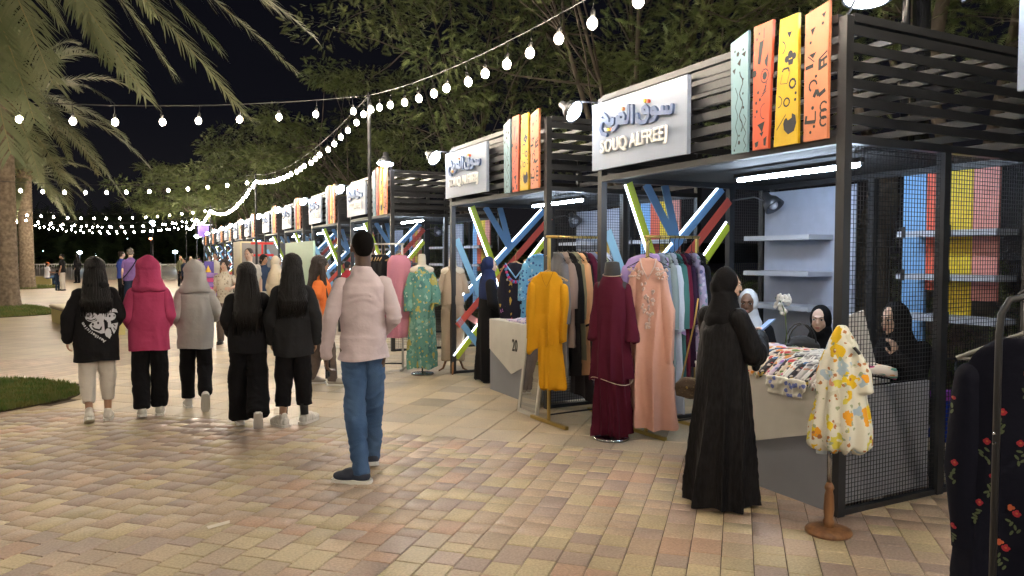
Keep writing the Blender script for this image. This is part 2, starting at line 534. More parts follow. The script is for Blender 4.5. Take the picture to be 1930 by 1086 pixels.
for j in range(-19, 18):
    bc = bs + (j + 0.5) * SL
    if not -8.8 < bc < 5.8: continue
    for i in range(0, 18):
        ac = 6.08 + (i + 0.5) * SL
        if ac > 13.3: break
        x, y = AB(ac, bc)
        if in_poly(x, y, GRASS2) or x > 6.4: continue
        p = vis(ac, bc, 60)
        if p: slabs.append((1 / p[2], ac, bc, SL, SL, rp.uniform(-0.2, 0.2), rp.random() < 0.3))
pav.sort(reverse=True); slabs.sort(reverse=True)
PM = {}
def paver_mesh(la, lb, mtl, nm):
    k = (la, lb, mtl.name)
    if k not in PM:
        V, F = paver_geo(la, lb)
        PM[k] = MB().add(V, F).mesh(nm, mtl)
    return PM[k]
def stuff_pavers(items, mats, name):
    V = []; F = []; MI = []
    for it in items:
        _, ac, bc, la, lb, tl, k = it
        v, f = paver_geo(la, lb)
        x, y = AB(ac, bc); dz = -0.001 + 0.0012 * tl; sl = radians(tl)
        n0 = len(V)
        for (px, py, pz) in v:
            zz = pz + dz + px * sl * 0.5
            V.append((x + px * bX + py * aX, y + px * bY + py * aY, zz))
        F += [tuple(i + n0 for i in q) for q in f]; MI += [int(k)] * len(f)
    me = np_mesh(name, V, F, mats, mi=MI)
    o = link(name, me, floor); tag(o, kind='stuff')
for it in pav[:300]:
    _, ac, bc, la, lb, tl, k = it
    o = link('paver', paver_mesh(la, lb, PC[k], 'paver'), floor)
    x, y = AB(ac, bc); o.location = (x, y, 0.0012 * tl); o.rotation_euler = (0, radians(tl), ROT)
stuff_pavers(pav[300:], PC, 'small_pavers')
for it in slabs[:300]:
    _, ac, bc, la, lb, tl, k = it
    o = link('paving_slab', paver_mesh(la, lb, M_slab2 if k else M_slab, 'paving_slab'), floor)
    x, y = AB(ac, bc); o.location = (x, y, -0.001 + 0.0008 * tl); o.rotation_euler = (0, radians(tl * 0.3), ROT)
stuff_pavers(slabs[300:], [M_slab, M_slab2], 'paving_slabs')

# grass islands
M_soil = mat('soil', (0.06, 0.045, 0.025), rough=0.95, var=0.3)
M_grass = mat('grass_blades', (0.085, 0.16, 0.025), rough=0.6, col2=(0.20, 0.20, 0.05), vscale=5)
M_kerb = mat('island_kerb', (0.42, 0.34, 0.23), rough=0.8, var=0.1)
def smooth_poly(P, it=2):
    for _ in range(it):
        Q = []
        for i in range(len(P)):
            p, q = P[i], P[(i + 1) % len(P)]
            Q += [(p[0] * .75 + q[0] * .25, p[1] * .75 + q[1] * .25), (p[0] * .25 + q[0] * .75, p[1] * .25 + q[1] * .75)]
        P = Q
    return P
def island(P, n_bl, h, seed):
    P = smooth_poly(P)
    n = len(P)
    MB().add([(x, y, 0.015) for x, y in P] + [(x, y, -0.02) for x, y in P], [tuple(range(n))] + [(i, (i + 1) % n, n + (i + 1) % n, n + i) for i in range(n)]).build('lawn_bed', M_soil)
    tag(bpy.data.objects[-1] if False else COL.objects[-1], kind='structure')
    r = np.random.default_rng(seed)
    xs = [p[0] for p in P]; ys = [p[1] for p in P]
    pts = []
    rr = random.Random(seed)
    while len(pts) < n_bl:
        x = rr.uniform(min(xs), max(xs)); y = rr.uniform(min(ys), max(ys))
        if in_poly(x, y, P): pts.append((x, y))
    pts = np.array(pts); N = len(pts)
    az = r.uniform(0, 2 * pi, N); hh = h * r.uniform(0.5, 1.3, N); w = 0.006 + 0.006 * r.random(N) + h * 0.05
    lean = r.uniform(0, 0.7, N) * hh
    V = np.zeros((N, 3, 3))
    V[:, 0, 0] = pts[:, 0] - w * np.cos(az); V[:, 0, 1] = pts[:, 1] - w * np.sin(az); V[:, 0, 2] = 0.012
    V[:, 1, 0] = pts[:, 0] + w * np.cos(az); V[:, 1, 1] = pts[:, 1] + w * np.sin(az); V[:, 1, 2] = 0.012
    a2 = r.uniform(0, 2 * pi, N)
    V[:, 2, 0] = pts[:, 0] + lean * np.cos(a2); V[:, 2, 1] = pts[:, 1] + lean * np.sin(a2); V[:, 2, 2] = 0.012 + hh
    me = np_mesh('grass', V.reshape(-1, 3), np.arange(N * 3).reshape(-1, 3), M_grass)
    tag(link('grass', me), kind='stuff')
island(GRASS2, 32000, 0.06, 3)
island([(-2.0, 24.3), (-2.4, 26.5), (-3.2, 29.0), (-5, 30), (-7.5, 29), (-8, 26), (-7, 23.6), (-4.5, 23.2), (-2.8, 23.5)], 26000, 0.07, 4)
island([(-3.6, 44), (-3.8, 46.5), (-5, 49), (-8, 49), (-9, 45), (-6, 43)], 6000, 0.09, 5)
# flattened scrap of paper on the pavers
sx, sy = 0.33, 4.68
sc_ = MB()
x0, y0 = AB(3.42, -2.86)
sc_.add([(-0.07, -0.018, 0.004), (0.06, -0.022, 0.006), (0.075, 0.01, 0.012), (0.02, 0.024, 0.006), (-0.065, 0.02, 0.009), (0.0, 0.0, 0.016)], [(0, 1, 5), (1, 2, 5), (2, 3, 5), (3, 4, 5), (4, 0, 5)])
g_ = ray(412, 991); t_ = -CAM_Z / g_[2]
o = sc_.build('paper_scrap', mat('scrap_paper', (0.75, 0.70, 0.62), rough=0.6), loc=(g_[0] * t_, g_[1] * t_, 0)); o.rotation_euler = (0, 0, radians(20))
tag(o, 'crumpled white paper scrap lying on the small pavers', 'litter')
# ================================================================== stalls
STALL_X = 3.85; W = 2.62; D = 2.02; HT = 3.06; HB = 2.33
M_sign = mat('sign_white', (0.22, 0.27, 0.37), rough=0.35)
M_letter_w = mat('letter_white', (0.76, 0.78, 0.80), rough=0.5)
M_letter_b = mat('letter_blue', (0.06, 0.10, 0.22), rough=0.45)
M_dotr = mat('dot_red', (0.62, 0.10, 0.08)); M_doty = mat('dot_yellow', (0.75, 0.50, 0.03)); M_doto = mat('dot_orange', (0.70, 0.28, 0.12))
P_blue = mat('panel_pale_blue', (0.15, 0.28, 0.34), rough=0.5, var=0.04)
P_red = mat('panel_orange_red', (0.50, 0.075, 0.025), rough=0.5, var=0.04)
P_yel = mat('panel_yellow', (0.50, 0.33, 0.0), rough=0.5, var=0.04)
P_pea = mat('panel_peach', (0.52, 0.18, 0.085), rough=0.5, var=0.04)
P_cut = mat('panel_cutout', (0.02, 0.022, 0.026), rough=0.7)
B_grn = mat('beam_lime', (0.50, 0.60, 0.04), rough=0.5); B_blu = mat('beam_blue', (0.15, 0.32, 0.60), rough=0.5)
B_red = mat('beam_red', (0.62, 0.10, 0.07), rough=0.5); B_pnk = mat('beam_pink', (0.70, 0.28, 0.25), rough=0.5); B_ltb = mat('beam_sky', (0.22, 0.46, 0.70), rough=0.5)
BK_blue = mat('back_sky_blue', (0.18, 0.38, 0.68), rough=0.6, var=0.03); BK_red = mat('back_coral', (0.66, 0.11, 0.06), rough=0.6, var=0.03)
BK_yel = mat('back_yellow', (0.72, 0.52, 0.02), rough=0.6, var=0.03); BK_pnk = mat('back_salmon', (0.70, 0.28, 0.24), rough=0.6, var=0.03)
M_board = mat('back_board_grey', (0.38, 0.42, 0.54), rough=0.55, var=0.04)
M_shelf = mat('shelf_grey', (0.46, 0.48, 0.55), rough=0.5, var=0.04)
M_shade = mat('lamp_shade_metal', (0.10, 0.105, 0.12), rough=0.35, metal=0.6)

def stall_post(x, y, z1=HT, w=0.062):
    return MB().bb(x - w / 2, x + w / 2, y - w / 2, y + w / 2, 0.0, z1)
def wire_mesh(u0, u1, z0, z1, place, step=0.029, r=0.0016, nm='wire_mesh'):
    m = MB()
    k = int((u1 - u0) / step)
    for i in range(k + 1):
        u = u0 + i * step; a = place(u, z0); b = place(u, z1)
        m.box(((a[0] + b[0]) / 2, (a[1] + b[1]) / 2, (z0 + z1) / 2), (2 * r, 2 * r, z1 - z0))
    k = int((z1 - z0) / step)
    for i in range(k + 1):
        z = z0 + i * step; a = place(u0, z); b = place(u1, z)
        m.bar((a[0], a[1], z + 0.0), (b[0], b[1], z), 2 * r, 2 * r)
    return m
def arabic_sign(parent):
    """سوق الفريج drawn as thick strokes; u grows to the right as read from the front, v up"""
    # strokes in a 100 x 30 box (u from left to right), radius about 1.9
    S = [
        # seen
        [(98, 22), (97.5, 16.5), (95, 15), (92.5, 16.5), (92, 20.5)], [(92.2, 18), (91.5, 15.6), (89, 15), (87, 16.5), (86.5, 20.5)], [(86.8, 18), (86, 15.3), (83, 15), (79.5, 15)],
        # waw
        [(79.5, 15), (78.5, 18.5), (76, 20.5), (73.2, 19), (73, 16), (75.5, 14.6), (78.5, 16), (79.2, 13), (77, 9), (72, 7.2)],
        # qaf
        [(69, 15), (68.5, 19.5), (65.5, 22), (62, 20), (62.2, 16.8), (65, 15.6), (68.6, 17.5), (69, 12), (66, 6.8), (60, 5.5), (55, 8), (53.8, 14)],
        # alif
        [(47.5, 23), (47.5, 6)],
        # lam
        [(42.5, 23.5), (42.5, 10), (41, 6.5), (37, 6.2)],
        # feh
        [(37, 6.2), (34, 6.2)], [(35.6, 7), (36.6, 12), (34, 15.4), (30, 14.6), (29, 10.6), (31.5, 8), (35, 8.6)], [(34, 6.2), (28, 6)],
        # reh
        [(28, 6), (26.6, 8), (26.2, 11.5)], [(26.4, 9), (26, 3.5), (22.5, -1), (18.6, -2.4)],
        # yeh
        [(21, 9.5), (20.6, 5.6), (18, 4.2), (14, 4.6)],
        # jeem
        [(18, 10), (18, 4.8)], [(14, 4.6), (9.5, 7.5), (5.5, 9)], [(2, 13), (5, 15.4), (9, 13), (12.6, 8.5)], [(5.5, 9), (2.5, 4.5), (1.5, -1.5), (4.5, -6.5), (10, -7.5)],
    ]
    return S
def strokes_mesh(S, r, sc, t, frame, mi=0, m=None):
    m = m or MB()
    for st in S:
        for i in range(len(st) - 1):
            (x0, y0), (x1, y1) = st[i], st[i + 1]
            d = math.hypot(x1 - x0, y1 - y0)
            if d < 1e-6: continue
            ax, ay = (x1 - x0) / d, (y1 - y0) / d
            poly = []
            a0 = atan2(ay, ax)
            for k in range(7):
                a = a0 - pi / 2 + pi * k / 6; poly.append((x1 + r * cos(a), y1 + r * sin(a)))
            for k in range(7):
                a = a0 + pi / 2 + pi * k / 6; poly.append((x0 + r * cos(a), y0 + r * sin(a)))
            m.prism([(u * sc, v * sc) for u, v in poly], t + 0.0004 * (i % 3), frame, mi)
    return m

def cut_shapes(kind):
    """cut-outs in panel space: u 0..1 across (left to right), v 0..1 up; list of polygons / strokes"""
    r = random.Random(kind); out = []
    def disc(u, v, q, n=8, asp=4.0): out.append([(u + q * cos(2 * pi * k / n), v + q / asp * sin(2 * pi * k / n)) for k in range(n)])
    def line(pts, w=0.035, asp=4.0):
        for i in range(len(pts) - 1):
            (x0, y0), (x1, y1) = pts[i], pts[i + 1]
            dx, dy = x1 - x0, (y1 - y0) * asp; d = math.hypot(dx, dy) or 1
            nx, ny = -dy / d * w / 2, dx / d * w / 2 / asp
            out.append([(x0 + nx, y0 + ny), (x1 + nx, y1 + ny), (x1 - nx, y1 - ny), (x0 - nx, y0 - ny)])
    def ring(u, v, q, w=0.04, asp=4.0, a0=0, a1=2 * pi):
        n = 10; line([(u + q * cos(a0 + (a1 - a0) * k / n), v + q / asp * sin(a0 + (a1 - a0) * k / n)) for k in range(n + 1)], w, asp)
    if kind == 0:
        for (u, v, q) in [(.25, .90, .05), (.42, .86, .09), (.72, .87, .05), (.72, .62, .05), (.72, .50, .05), (.75, .38, .06), (.5, .15, .05), (.2, .03, .05), (.5, .09, .08)]: disc(u, v, q, 5)
        out += [[(.62, .84), (.88, .845), (.82, .80)], [(.38, .78), (.6, .81), (.55, .745)], [(.1, .745), (.3, .75), (.22, .70)]]
        for u0, v0, v1 in ((.35, .06, .58), (.85, .0, .32)):
            pts = [(u0 + (.08 if k % 2 else -.08), v0 + (v1 - v0) * k / 6) for k in range(7)]; line(pts, .03)
        line([(.62 + .10 * sin(k * 1.25), .18 + .52 * k / 14) for k in range(15)], .05)
    if kind == 1:
        out += [[(.32, .86), (.56, .87), (.40, .68), (.24, .69)], [(.62, .70), (.82, .76), (.80, .64), (.66, .67)]]
        for (u, v, q) in [(.3, .93, .05), (.18, .89, .05), (.66, .58, .13), (.08, .62, .12), (.3, .46, .06), (.2, .38, .06), (.25, .31, .06), (.15, .27, .04), (.42, .40, .06)]: disc(u, v, q)
        ring(.66, .58, .22, .04); line([(.56, .96), (.56, .88)], .04)
        for k in range(5): line([(.5 + .06 * k, .42 + .02 * k), (.78, .46 + .02 * k)], .04)
        ring(.7, .30, .24, .03, 4, 1.5, 4.8)
        out += [[(.3, .20), (.75, .22), (.6, .13), (.45, .17)], [(.15, .06), (.4, .07), (.35, .03), (.2, .02)], [(.45, .13), (.7, .14), (.6, .10)], [(.7, .08), (.9, .1), (.85, .02), (.72, .03)]]
    if kind == 2:
        disc(.62, .70, .13); disc(.80, .68, .11); disc(.45, .67, .11); out.append([(.5, .66), (.78, .665), (.74, .62), (.54, .62)])
        out.append([(.42, .88), (.68, .875), (.55, .83)]); ring(.15, .77, .2, .04, 4, -1.2, 1.4)
        line([(.25, .58), (.3, .60), (.55, .60), (.58, .57)], .06); line([(.25, .56), (.18, .49), (.5, .48)], .02); line([(.62, .57), (.5, .48)], .02)
        ring(.75, .47, .14, .07); ring(.5, .335, .13, .05); ring(.1, .35, .18, .03, 4, -1.5, 1.5)
        out.append([(.38, .17), (.42, .12), (.6, .08), (.85, .10), (.94, .16), (.9, .22), (.75, .24), (.74, .205), (.58, .19), (.5, .215), (.42, .20)])
        line([(.1, .13), (.48, .24)], .03); disc(.88, .34, .05); disc(.9, .39, .05)
    if kind == 3:
        out += [[(.7, .93), (.88, .935), (.8, .895)], [(.25, .86), (.45, .865), (.32, .81)], [(.2, .67), (.5, .67), (.36, .63)], [(.05, .59), (.38, .59), (.38, .56), (.05, .56)]]
        for (u, v, q) in [(.75, .86, .05), (.25, .76, .05), (.5, .485, .05), (.45, .105, .05), (.3, .065, .05), (.38, .25, .06)]: disc(u, v, q)
        line([(.15, .66), (.42, .60)], .03); line([(.6, .60), (.95, .64)], .05)
        line([(.65, .52), (.65, .60)], .12); line([(.62, .58), (.95, .60)], .08); line([(.65, .53), (.95, .545)], .09); line([(.82, .60), (.82, .53)], .06)
        ring(.38, .42, .16, .06, 4, 0, 4.2); line([(.42, .33), (.55, .38), (.62, .33), (.9, .36)], .12)
        line([(.05, .15), (.5, .14)], .11); line([(.5, .14), (.5, .22)], .05); line([(.12, .2), (.08, .14)], .09)
        for k in range(3): ring(.84, .24 - .055 * k, .14, .06, 4, .5, 5.6)
    return out

def make_stall():
    t = thing('market_stall', 'x', 'stall', (0, 0, 0))
    def part(name, mb, m, smooth=False, par=None): return mb.build(name, m, par or t, smooth)
    # posts
    for (x, y, h) in [(0, 0, HT), (0, W, HT), (0.97, 0, HB), (D, 0, HT), (1.56, W, HB), (D, W, HT), (D, 1.32, HB), (D, 2.47, HB)]:
        part('post', stall_post(x, y, h), M_dark)
    # beams
    for z in (HT, HB):
        part('beam', MB().bb(-0.031, 0.031, 0.033, W - 0.033, z - 0.03, z + 0.02), M_dark)
        part('beam', MB().bb(D - 0.031, D + 0.031, 0.033, W - 0.033, z - 0.03, z + 0.02), M_dark)
        for y in (0, W): part('beam', MB().bb(0.033, D - 0.033, y - 0.031, y + 0.031, z - 0.03, z + 0.02), M_dark)
    for y in (0, W): part('bottom_rail', MB().bb(0.033, D - 0.033, y - 0.018, y + 0.018, 0.0, 0.035), M_dark)
    # slats
    zs = [2.45 + 0.108 * k for k in range(6)]
    slx = MB().bb(0, 0.014, 0.035, W - 0.035, -0.030, 0.030).mesh('slat', M_dark)
    sly = MB().bb(0.035, D - 0.035, 0, 0.014, -0.030, 0.030).mesh('slat', M_dark)
    for z in zs:
        link('slat', slx, t, (-0.010, 0, z)); link('slat', slx, t, (D - 0.010, 0, z))
        link('slat', sly, t, (0, -0.010, z)); link('slat', sly, t, (0, W - 0.004, z))
    # ceiling of perforated sheet and roof slats
    cm = MB()
    for k in range(52):
        y = 0.04 + k * 0.0495; cm.bb(0.035, D - 0.035, y, y + 0.034, HB + 0.022, HB + 0.026)
    for k in range(14): cm.bb(0.06 + k * 0.145, 0.10 + k * 0.145, 0.04, W - 0.04, HB + 0.0265, HB + 0.030)
    part('ceiling_grid', cm, mat('ceiling_matt', (0.03, 0.032, 0.036), rough=0.85))
    for k in range(1, 6): link('ceiling_bar', MB().bb(-0.02, 0.02, 0.035, W - 0.035, -0.02, 0.02).mesh('ceiling_bar', M_dark), t, (k * 0.34, 0, HT - 0.01))
    # mesh on near side, far side rear and back
    part('wire_mesh', wire_mesh(0.04, D - 0.04, 0.045, HB - 0.035, lambda u, z: (u, 0.0)), M_wire)
    part('wire_mesh', wire_mesh(1.60, D - 0.04, 0.045, HB - 0.035, lambda u, z: (u, W)), M_wire)
    part('wire_mesh', wire_mesh(0.95, 1.28, 0.6, HB - 0.035, lambda u, z: (D, u), step=0.05), M_wire)
    # colour boards and shelves at the back
    for (y0, y1, z0, m) in [(0.74, 0.94, 0.62, BK_blue), (0.55, 0.735, 1.34, BK_red), (0.365, 0.545, 1.15, BK_yel), (0.17, 0.36, 1.27, BK_pnk)]:
        part('back_panel', MB().bb(D - 0.12, D - 0.095, y0, y1, z0, 2.285), m)
    for z in (1.79, 1.45, 1.13):
        s = part('shelf', MB().bb(D - 0.40, D - 0.135, 0.02, 0.80, z - 0.022, z + 0.022), M_shelf)
        part('shelf', MB().bb(D - 0.46, D - 0.145, 1.62, 2.42, z - 0.022, z + 0.022), M_shelf)
        for y in (0.35, 0.72): part('shelf_bracket', MB().bb(D - 0.411, D - 0.402, y, y + 0.03, z - 0.03, z + 0.06), M_wire, par=s)
    part('back_board', MB().bb(D - 0.14, D - 0.115, 1.39, 2.46, 0.30, 2.26), M_board)
    # braces on the far side with LED strips
    BR = [(.27, 2.3, .80, 1.02, B_grn, -1), (.48, 2.3, .86, 1.73, B_blu, 0), (.71, 2.3, .87, 1.76, B_blu, 0), (1.45, 2.3, .05, .93, B_blu, 1),
          (1.52, 2.18, .05, .66, B_red, 0), (1.52, 1.93, .03, .22, B_grn, 1), (.05, 1.85, .72, .32, B_ltb, 0), (.08, .88, 1.3, .1, B_pnk, 0), (.06, .76, .62, .06, B_ltb, 0)]
    for i, (s0, z0, s1, z1, m, led) in enumerate(BR):
        yy = W + (-0.015 + 0.011 * (i % 4)) - 0.02
        mb = MB().bar((s0, yy, z0), (s1, yy, z1), 0.009, 0.085, up=(0, 1, 0))
        # bar(): w is across, h along 'up' direction -> swap so the wide face looks along y
        mb = MB().bar((s0, yy, z0), (s1, yy, z1), 0.085, 0.009, up=(0, 1, 0))
        br = part('brace', mb, m)
        if led:
            d = Vector((s1 - s0, 0, z1 - z0)).normalized(); nrm = Vector((d.z, 0, -d.x))
            off = nrm * (0.05 if (nrm.x < 0) else -0.05)
            a = Vector((s0, yy - 0.008, z0)) + off; b = Vector((s1, yy - 0.008, z1)) + off
            part('led_strip', MB().bar(a, b, 0.017, 0.012, up=(0, 1, 0)), M_led, par=br)
    # sign board with lettering
    ys0, ys1 = 1.345, 2.665
    sg = part('sign_board', MB().bb(-0.085, -0.048, ys0, ys1, 2.40, 3.0), M_sign)
    # reading left-to-right from the street means decreasing y
    sc = 0.01; oy = ys1 - 0.15; oz = 2.772
    fr = lambda u, v, w: (-0.0862 - w - 0.012, oy - u, oz + v)
    fr0 = lambda u, v, w: (-0.0862 - w, oy - u, oz + v)
    S = [[(u * 1.03, (v - 0.2 * u) * 0.80) for u, v in st] for st in arabic_sign(None)]
    part('arabic_lettering', strokes_mesh(S, 1.75, sc, 0.022, fr0), M_letter_b, par=sg)
    for (u, v, m) in [(68.5, 27.5, M_dotr), (64.5, 27.9, M_doty), (34, 20.5, M_doto), (9.5, -1.8, M_letter_w), (17.5, -1.4, M_doto), (13.6, -1.6, M_doty)]:
        part('letter_dot', MB().prism([((u * 1.03 + 1.5 * cos(k * pi / 4)) * sc, ((v - 0.2 * u) * 0.8 + 1.5 * sin(k * pi / 4)) * sc) for k in range(8)], 0.024, fr0), m, par=sg)
    tm = text_mesh('SOUQ ALFREEJ', 0.158, M_letter_w, depth=0.009, bold=0.002, name='latin_lettering', spacing=1.0)
    lo = link('latin_lettering', tm, sg)
    lo.location = (-0.0985, (ys0 + ys1) / 2 + 0.03, 2.59); lo.rotation_euler = (pi / 2, 0, -pi / 2)
    w_now = max(v.co.x for v in tm.vertices) - min(v.co.x for v in tm.vertices)
    lo.scale = (0.93 / w_now, 1.0, 1.0)
    # tall colour panels with cut-outs
    PAN = [(0.725, 0.895, 3.115, 3.165, P_blue, (0.02, 0.0)), (0.505, 0.675, 3.17, 3.175, P_red, (0.0, 0.03)), (0.285, 0.455, 3.155, 3.16, P_yel, (-0.03, 0.0)), (0.06, 0.24, 3.125, 3.165, P_pea, (0, 0))]
    for i, (y0, y1, zl, zr, m, (dl, dr)) in enumerate(PAN):
        # left edge is y1, right edge is y0
        zb = 2.335
        poly = [(y1 + dl * -1.0, zb), (y0 - dr * -1.0, zb), (y0, zr), (y1, zl)] if i != 2 else [(y1 + 0.03, zb), (y0, zb), (y0 + 0.01, zr), (y1 - 0.01, zl)]
        pb = part('colour_panel', MB().prism(poly, 0.022, lambda u, v, w: (-0.078 + w, u, v)), m)
        (al, zb0), (ar, _), (tr, zr_), (tl, zl_) = poly
        cm = MB()
        for sh in cut_shapes(i):
            pts = []
            for (u, v) in sh:
                u = min(max(u, 0.0), 1.0); v = min(max(v, 0.012), 0.975)
                L = al + (tl - al) * v; Rr = ar + (tr - ar) * v; zt = zl_ + (zr_ - zl_) * u
                pts.append((L + (Rr - L) * u, zb + (zt - zb) * v))
            n = len(pts)
            k0 = len(cm.f) * 0.0000
            cm.add([(-0.0792 - 0.00001 * (len(cm.f) % 37), a, b) for a, b in pts], [tuple(range(n))])
        tag(part('cut_out', cm, P_cut, par=pb), kind='stuff')
    # tube lamp under the ceiling
    tl = part('tube_lamp', MB().bb(0.69, 0.73, 0.42, 1.66, 2.275, 2.31), M_dark)
    part('glowing_tube', MB().tube([(0.71, 0.45, 2.258), (0.71, 1.62, 2.258)], 0.017, 8), M_tube, par=tl)
    # gooseneck lamp at the far top corner (lit, shines on the sign)
    def goose(base, tip, aim, lit=True, rad=0.115):
        base, tip, aim = Vector(base), Vector(tip), Vector(aim).normalized()
        g = part('spot_lamp', MB().tube([base, base + (tip - base) * 0.6 + Vector((0, 0, 0.05)), tip], 0.008, 6), M_shade)
        R = Vector((0, 0, -1)).rotation_difference(aim).to_matrix()
        prof = [(0.022, 0.13), (0.035, 0.12), (0.04, 0.07), (0.075, 0.03), (rad, -0.055), (rad - 0.006, -0.055), (0.06, 0.02), (0.02, 0.05)]
        sh = MB().lathe(prof, tip, 18, R).build('lamp_shade', M_shade, g, True)
        if lit:
            lens = MB().sphere(tip + R @ Vector((0, 0, -0.035)), (rad * 0.86, rad * 0.86, 0.05), 14, 8, R).build('lamp_lens', M_spot, g, True)
        else:
            MB().sphere(tip + R @ Vector((0, 0, -0.01)), (0.05, 0.05, 0.06), 10, 6, R).build('lamp_lens', M_shelf, g, True)
        return g
    goose((-0.02, W + 0.03, HT - 0.03), (-0.20, 2.86, 2.99), (0.40, -0.72, -0.50))
    goose((1.56, W, 2.18), (1.66, 2.16, 2.13), (0.1, -0.6, -0.75), lit=False, rad=0.10)
    return t, goose
stall, goose_fn = make_stall()
STARTS = [0, 3.64, 8.95, 12.65, 16.4, 20.2, 24.9, 28.7, 32.5, 36.3, 41.0, 46.0]
DESC = ['nearest stall with grey shelves, a counter and butterfly dress in front', 'second stall, behind the white counter numbered 20', 'third stall, behind the pink dress and green kaftan',
        'fourth stall, right of the mint green screen and beyond the third', 'fifth stall, above the mint green screen', 'sixth stall, over the head of the girl in dark grey jacket',
        'seventh stall, behind the cream kiosk box', 'eighth stall, above the man in white tee', 'ninth stall, left of the cream kiosk box', 'tenth stall, third from the far end of the row',
        'eleventh stall, second from the far end of the row', 'last stall at the far end, beside purple screen']
Y00 = 3.12
km = kids_map()
stalls = [stall]
stall.location = (STALL_X, Y00, 0); tag(stall, 'black slatted frame stall, ' + DESC[0], 'stall', 'black frame market stalls in a row')
for i in range(1, 12):
    c = copy_tree(stall, None, km); c.location = (STALL_X, Y00 + STARTS[i], 0)
    c['label'] = 'black slatted frame stall, ' + DESC[i]; stalls.append(c)
c = copy_tree(stall, None, km); c.location = (STALL_X, Y00 - 3.70, 0)
c['label'] = 'stall at right edge of the photo, only its sign edge and corner post showing'
# ================================================================== festoon lights, poles, lamps
def make_pole_label(i): return ['nearest thin dark pole carrying the bulb strings, in front of the third stall', 'second dark pole of the bulb strings, in front of the seventh stall sign', 'third dark pole of the bulb strings, left of the cream kiosk', 'fourth pole of the bulb strings, near the purple screen', 'farthest pole of the bulb strings', 'pole holding the bulb strings beside the near dress rack']
POLE_Y = [10.8, 22.6, 37.5, 47.0, 57.0, -1.4]
pole_me = MB().lathe([(0.11, 0), (0.11, 0.012), (0.035, 0.014), (0.035, 2.0), (0.028, 2.01), (0.028, 4.02), (0.012, 4.05)], n=12).mesh('pole', M_dark, False)
for i, y in enumerate(POLE_Y):
    p = link('light_pole', pole_me); p.location = (3.1, y, 0)
    tag(p, make_pole_label(i)[i], 'pole', 'poles of the string lights')
for i, y in enumerate([57.0]):
    p = link('light_pole', pole_me); p.location = (-7.2, y, 0)
    tag(p, 'thin far pole at the left end of the farthest bulb string', 'pole', 'left hand poles of the string lights')
bulb_me = MB().sphere((0, 0, 0), (0.043, 0.043, 0.050), 12, 8).mesh('bulb', M_bulb, True)
hold = MB().tube([(0, 0, 0), (0, 0, -0.105)], 0.0045, 4).lathe([(0.010, -0.17), (0.019, -0.165), (0.019, -0.12), (0.012, -0.105)], n=8)
hold_me = hold.mesh('lamp_holder', M_cable, True)
def festoon(p0, p1, sag, label, step=0.5, first=0.25, detail=True, group=None):
    p0, p1 = Vector(p0), Vector(p1); L = (p1 - p0).length
    pt = lambda u: p0.lerp(p1, u) + Vector((0, 0, -4 * sag * u * (1 - u)))
    t = thing('festoon_string', label, 'string lights', p0, 0, group)
    pts = [pt(k / 24) - p0 for k in range(25)]
    MB().tube(pts, 0.0065, 5).build('cable', M_cable, t)
    s = first; rr = random.Random(int(L * 100) + int(p0.y * 10))
    while s < L:
        q = pt(s / L) - p0
        sw = (rr.uniform(-.12, .12), rr.uniform(-.12, .12), 0)
        h = link('lamp_holder', hold_me, t, q); h.rotation_euler = sw
        b = link('bulb', bulb_me, h, (0, 0, -0.21))
        s += step * rr.uniform(0.93, 1.07)
    return t
ZP = 4.0
festoon((3.1, -1.4, ZP), (3.1, 10.8, ZP), 0.42, 'string of warm bulbs from top of photo down to the nearest pole', group='festoon strings along the stalls')
festoon((3.1, 10.8, ZP), (3.1, 22.6, ZP), 0.34, 'warm bulb string between first and second poles', group='festoon strings along the stalls')
festoon((3.1, 22.6, ZP), (3.1, 37.5, ZP), 0.50, 'warm bulb string between second and third poles', group='festoon strings along the stalls')
festoon((3.1, 37.5, ZP), (3.1, 47.0, ZP), 0.40, 'warm bulb string between third and fourth poles', group='festoon strings along the stalls')
festoon((3.1, 47.0, ZP), (3.1, 57.0, ZP), 0.40, 'farthest warm bulb string along the stalls', group='festoon strings along the stalls')
festoon((3.1, -13.0, ZP), (3.1, -1.4, ZP), 0.42, 'warm bulb string continuing behind the camera', group='festoon strings along the stalls')
festoon((3.1, 10.8, ZP), (-7.2, 10.8, ZP), 0.52, 'nearest warm bulb string crossing the walk, in front of the palm fronds', group='festoon strings crossing the walk')
festoon((3.1, 22.6, ZP), (-7.2, 22.6, ZP), 0.5, 'second warm bulb string crossing the walk', group='festoon strings crossing the walk')
for i, y in enumerate([37.5, 47.0, 57.0]):
    festoon((3.1, y, ZP), (-7.2, y, ZP), 0.5 + 0.05 * i, ['third', 'fourth', 'farthest'][i] + ' warm bulb string crossing the walk', group='festoon strings crossing the walk')
festoon((3.1, 42.3, 3.75), (-7.2, 41.5, ZP), 0.55, 'warm bulb string crossing far between third and fourth poles', group='festoon strings crossing the walk')
festoon((3.1, 52.0, 3.7), (-7.2, 53.5, ZP), 0.45, 'warm bulb string crossing far between fourth and last poles', group='festoon strings crossing the walk')
festoon((3.1, -1.4, ZP), (-7.2, -1.4, ZP), 0.5, 'warm bulb string crossing behind the camera', group='festoon strings crossing the walk')
festoon((-7.2, 10.8, ZP), (-7.2, -1.4, ZP), 0.45, 'warm bulb string along the left edge beyond the frame', group='festoon strings crossing the walk')
link('light_pole', pole_me, None, (-7.2, 10.8, 0)); tag(COL.objects[-1], 'pole outside the left edge where two bulb strings meet', 'pole', 'left hand poles of the string lights')
link('light_pole', pole_me, None, (-7.2, -1.4, 0)); tag(COL.objects[-1], 'pole behind the camera on the left', 'pole', 'left hand poles of the string lights')

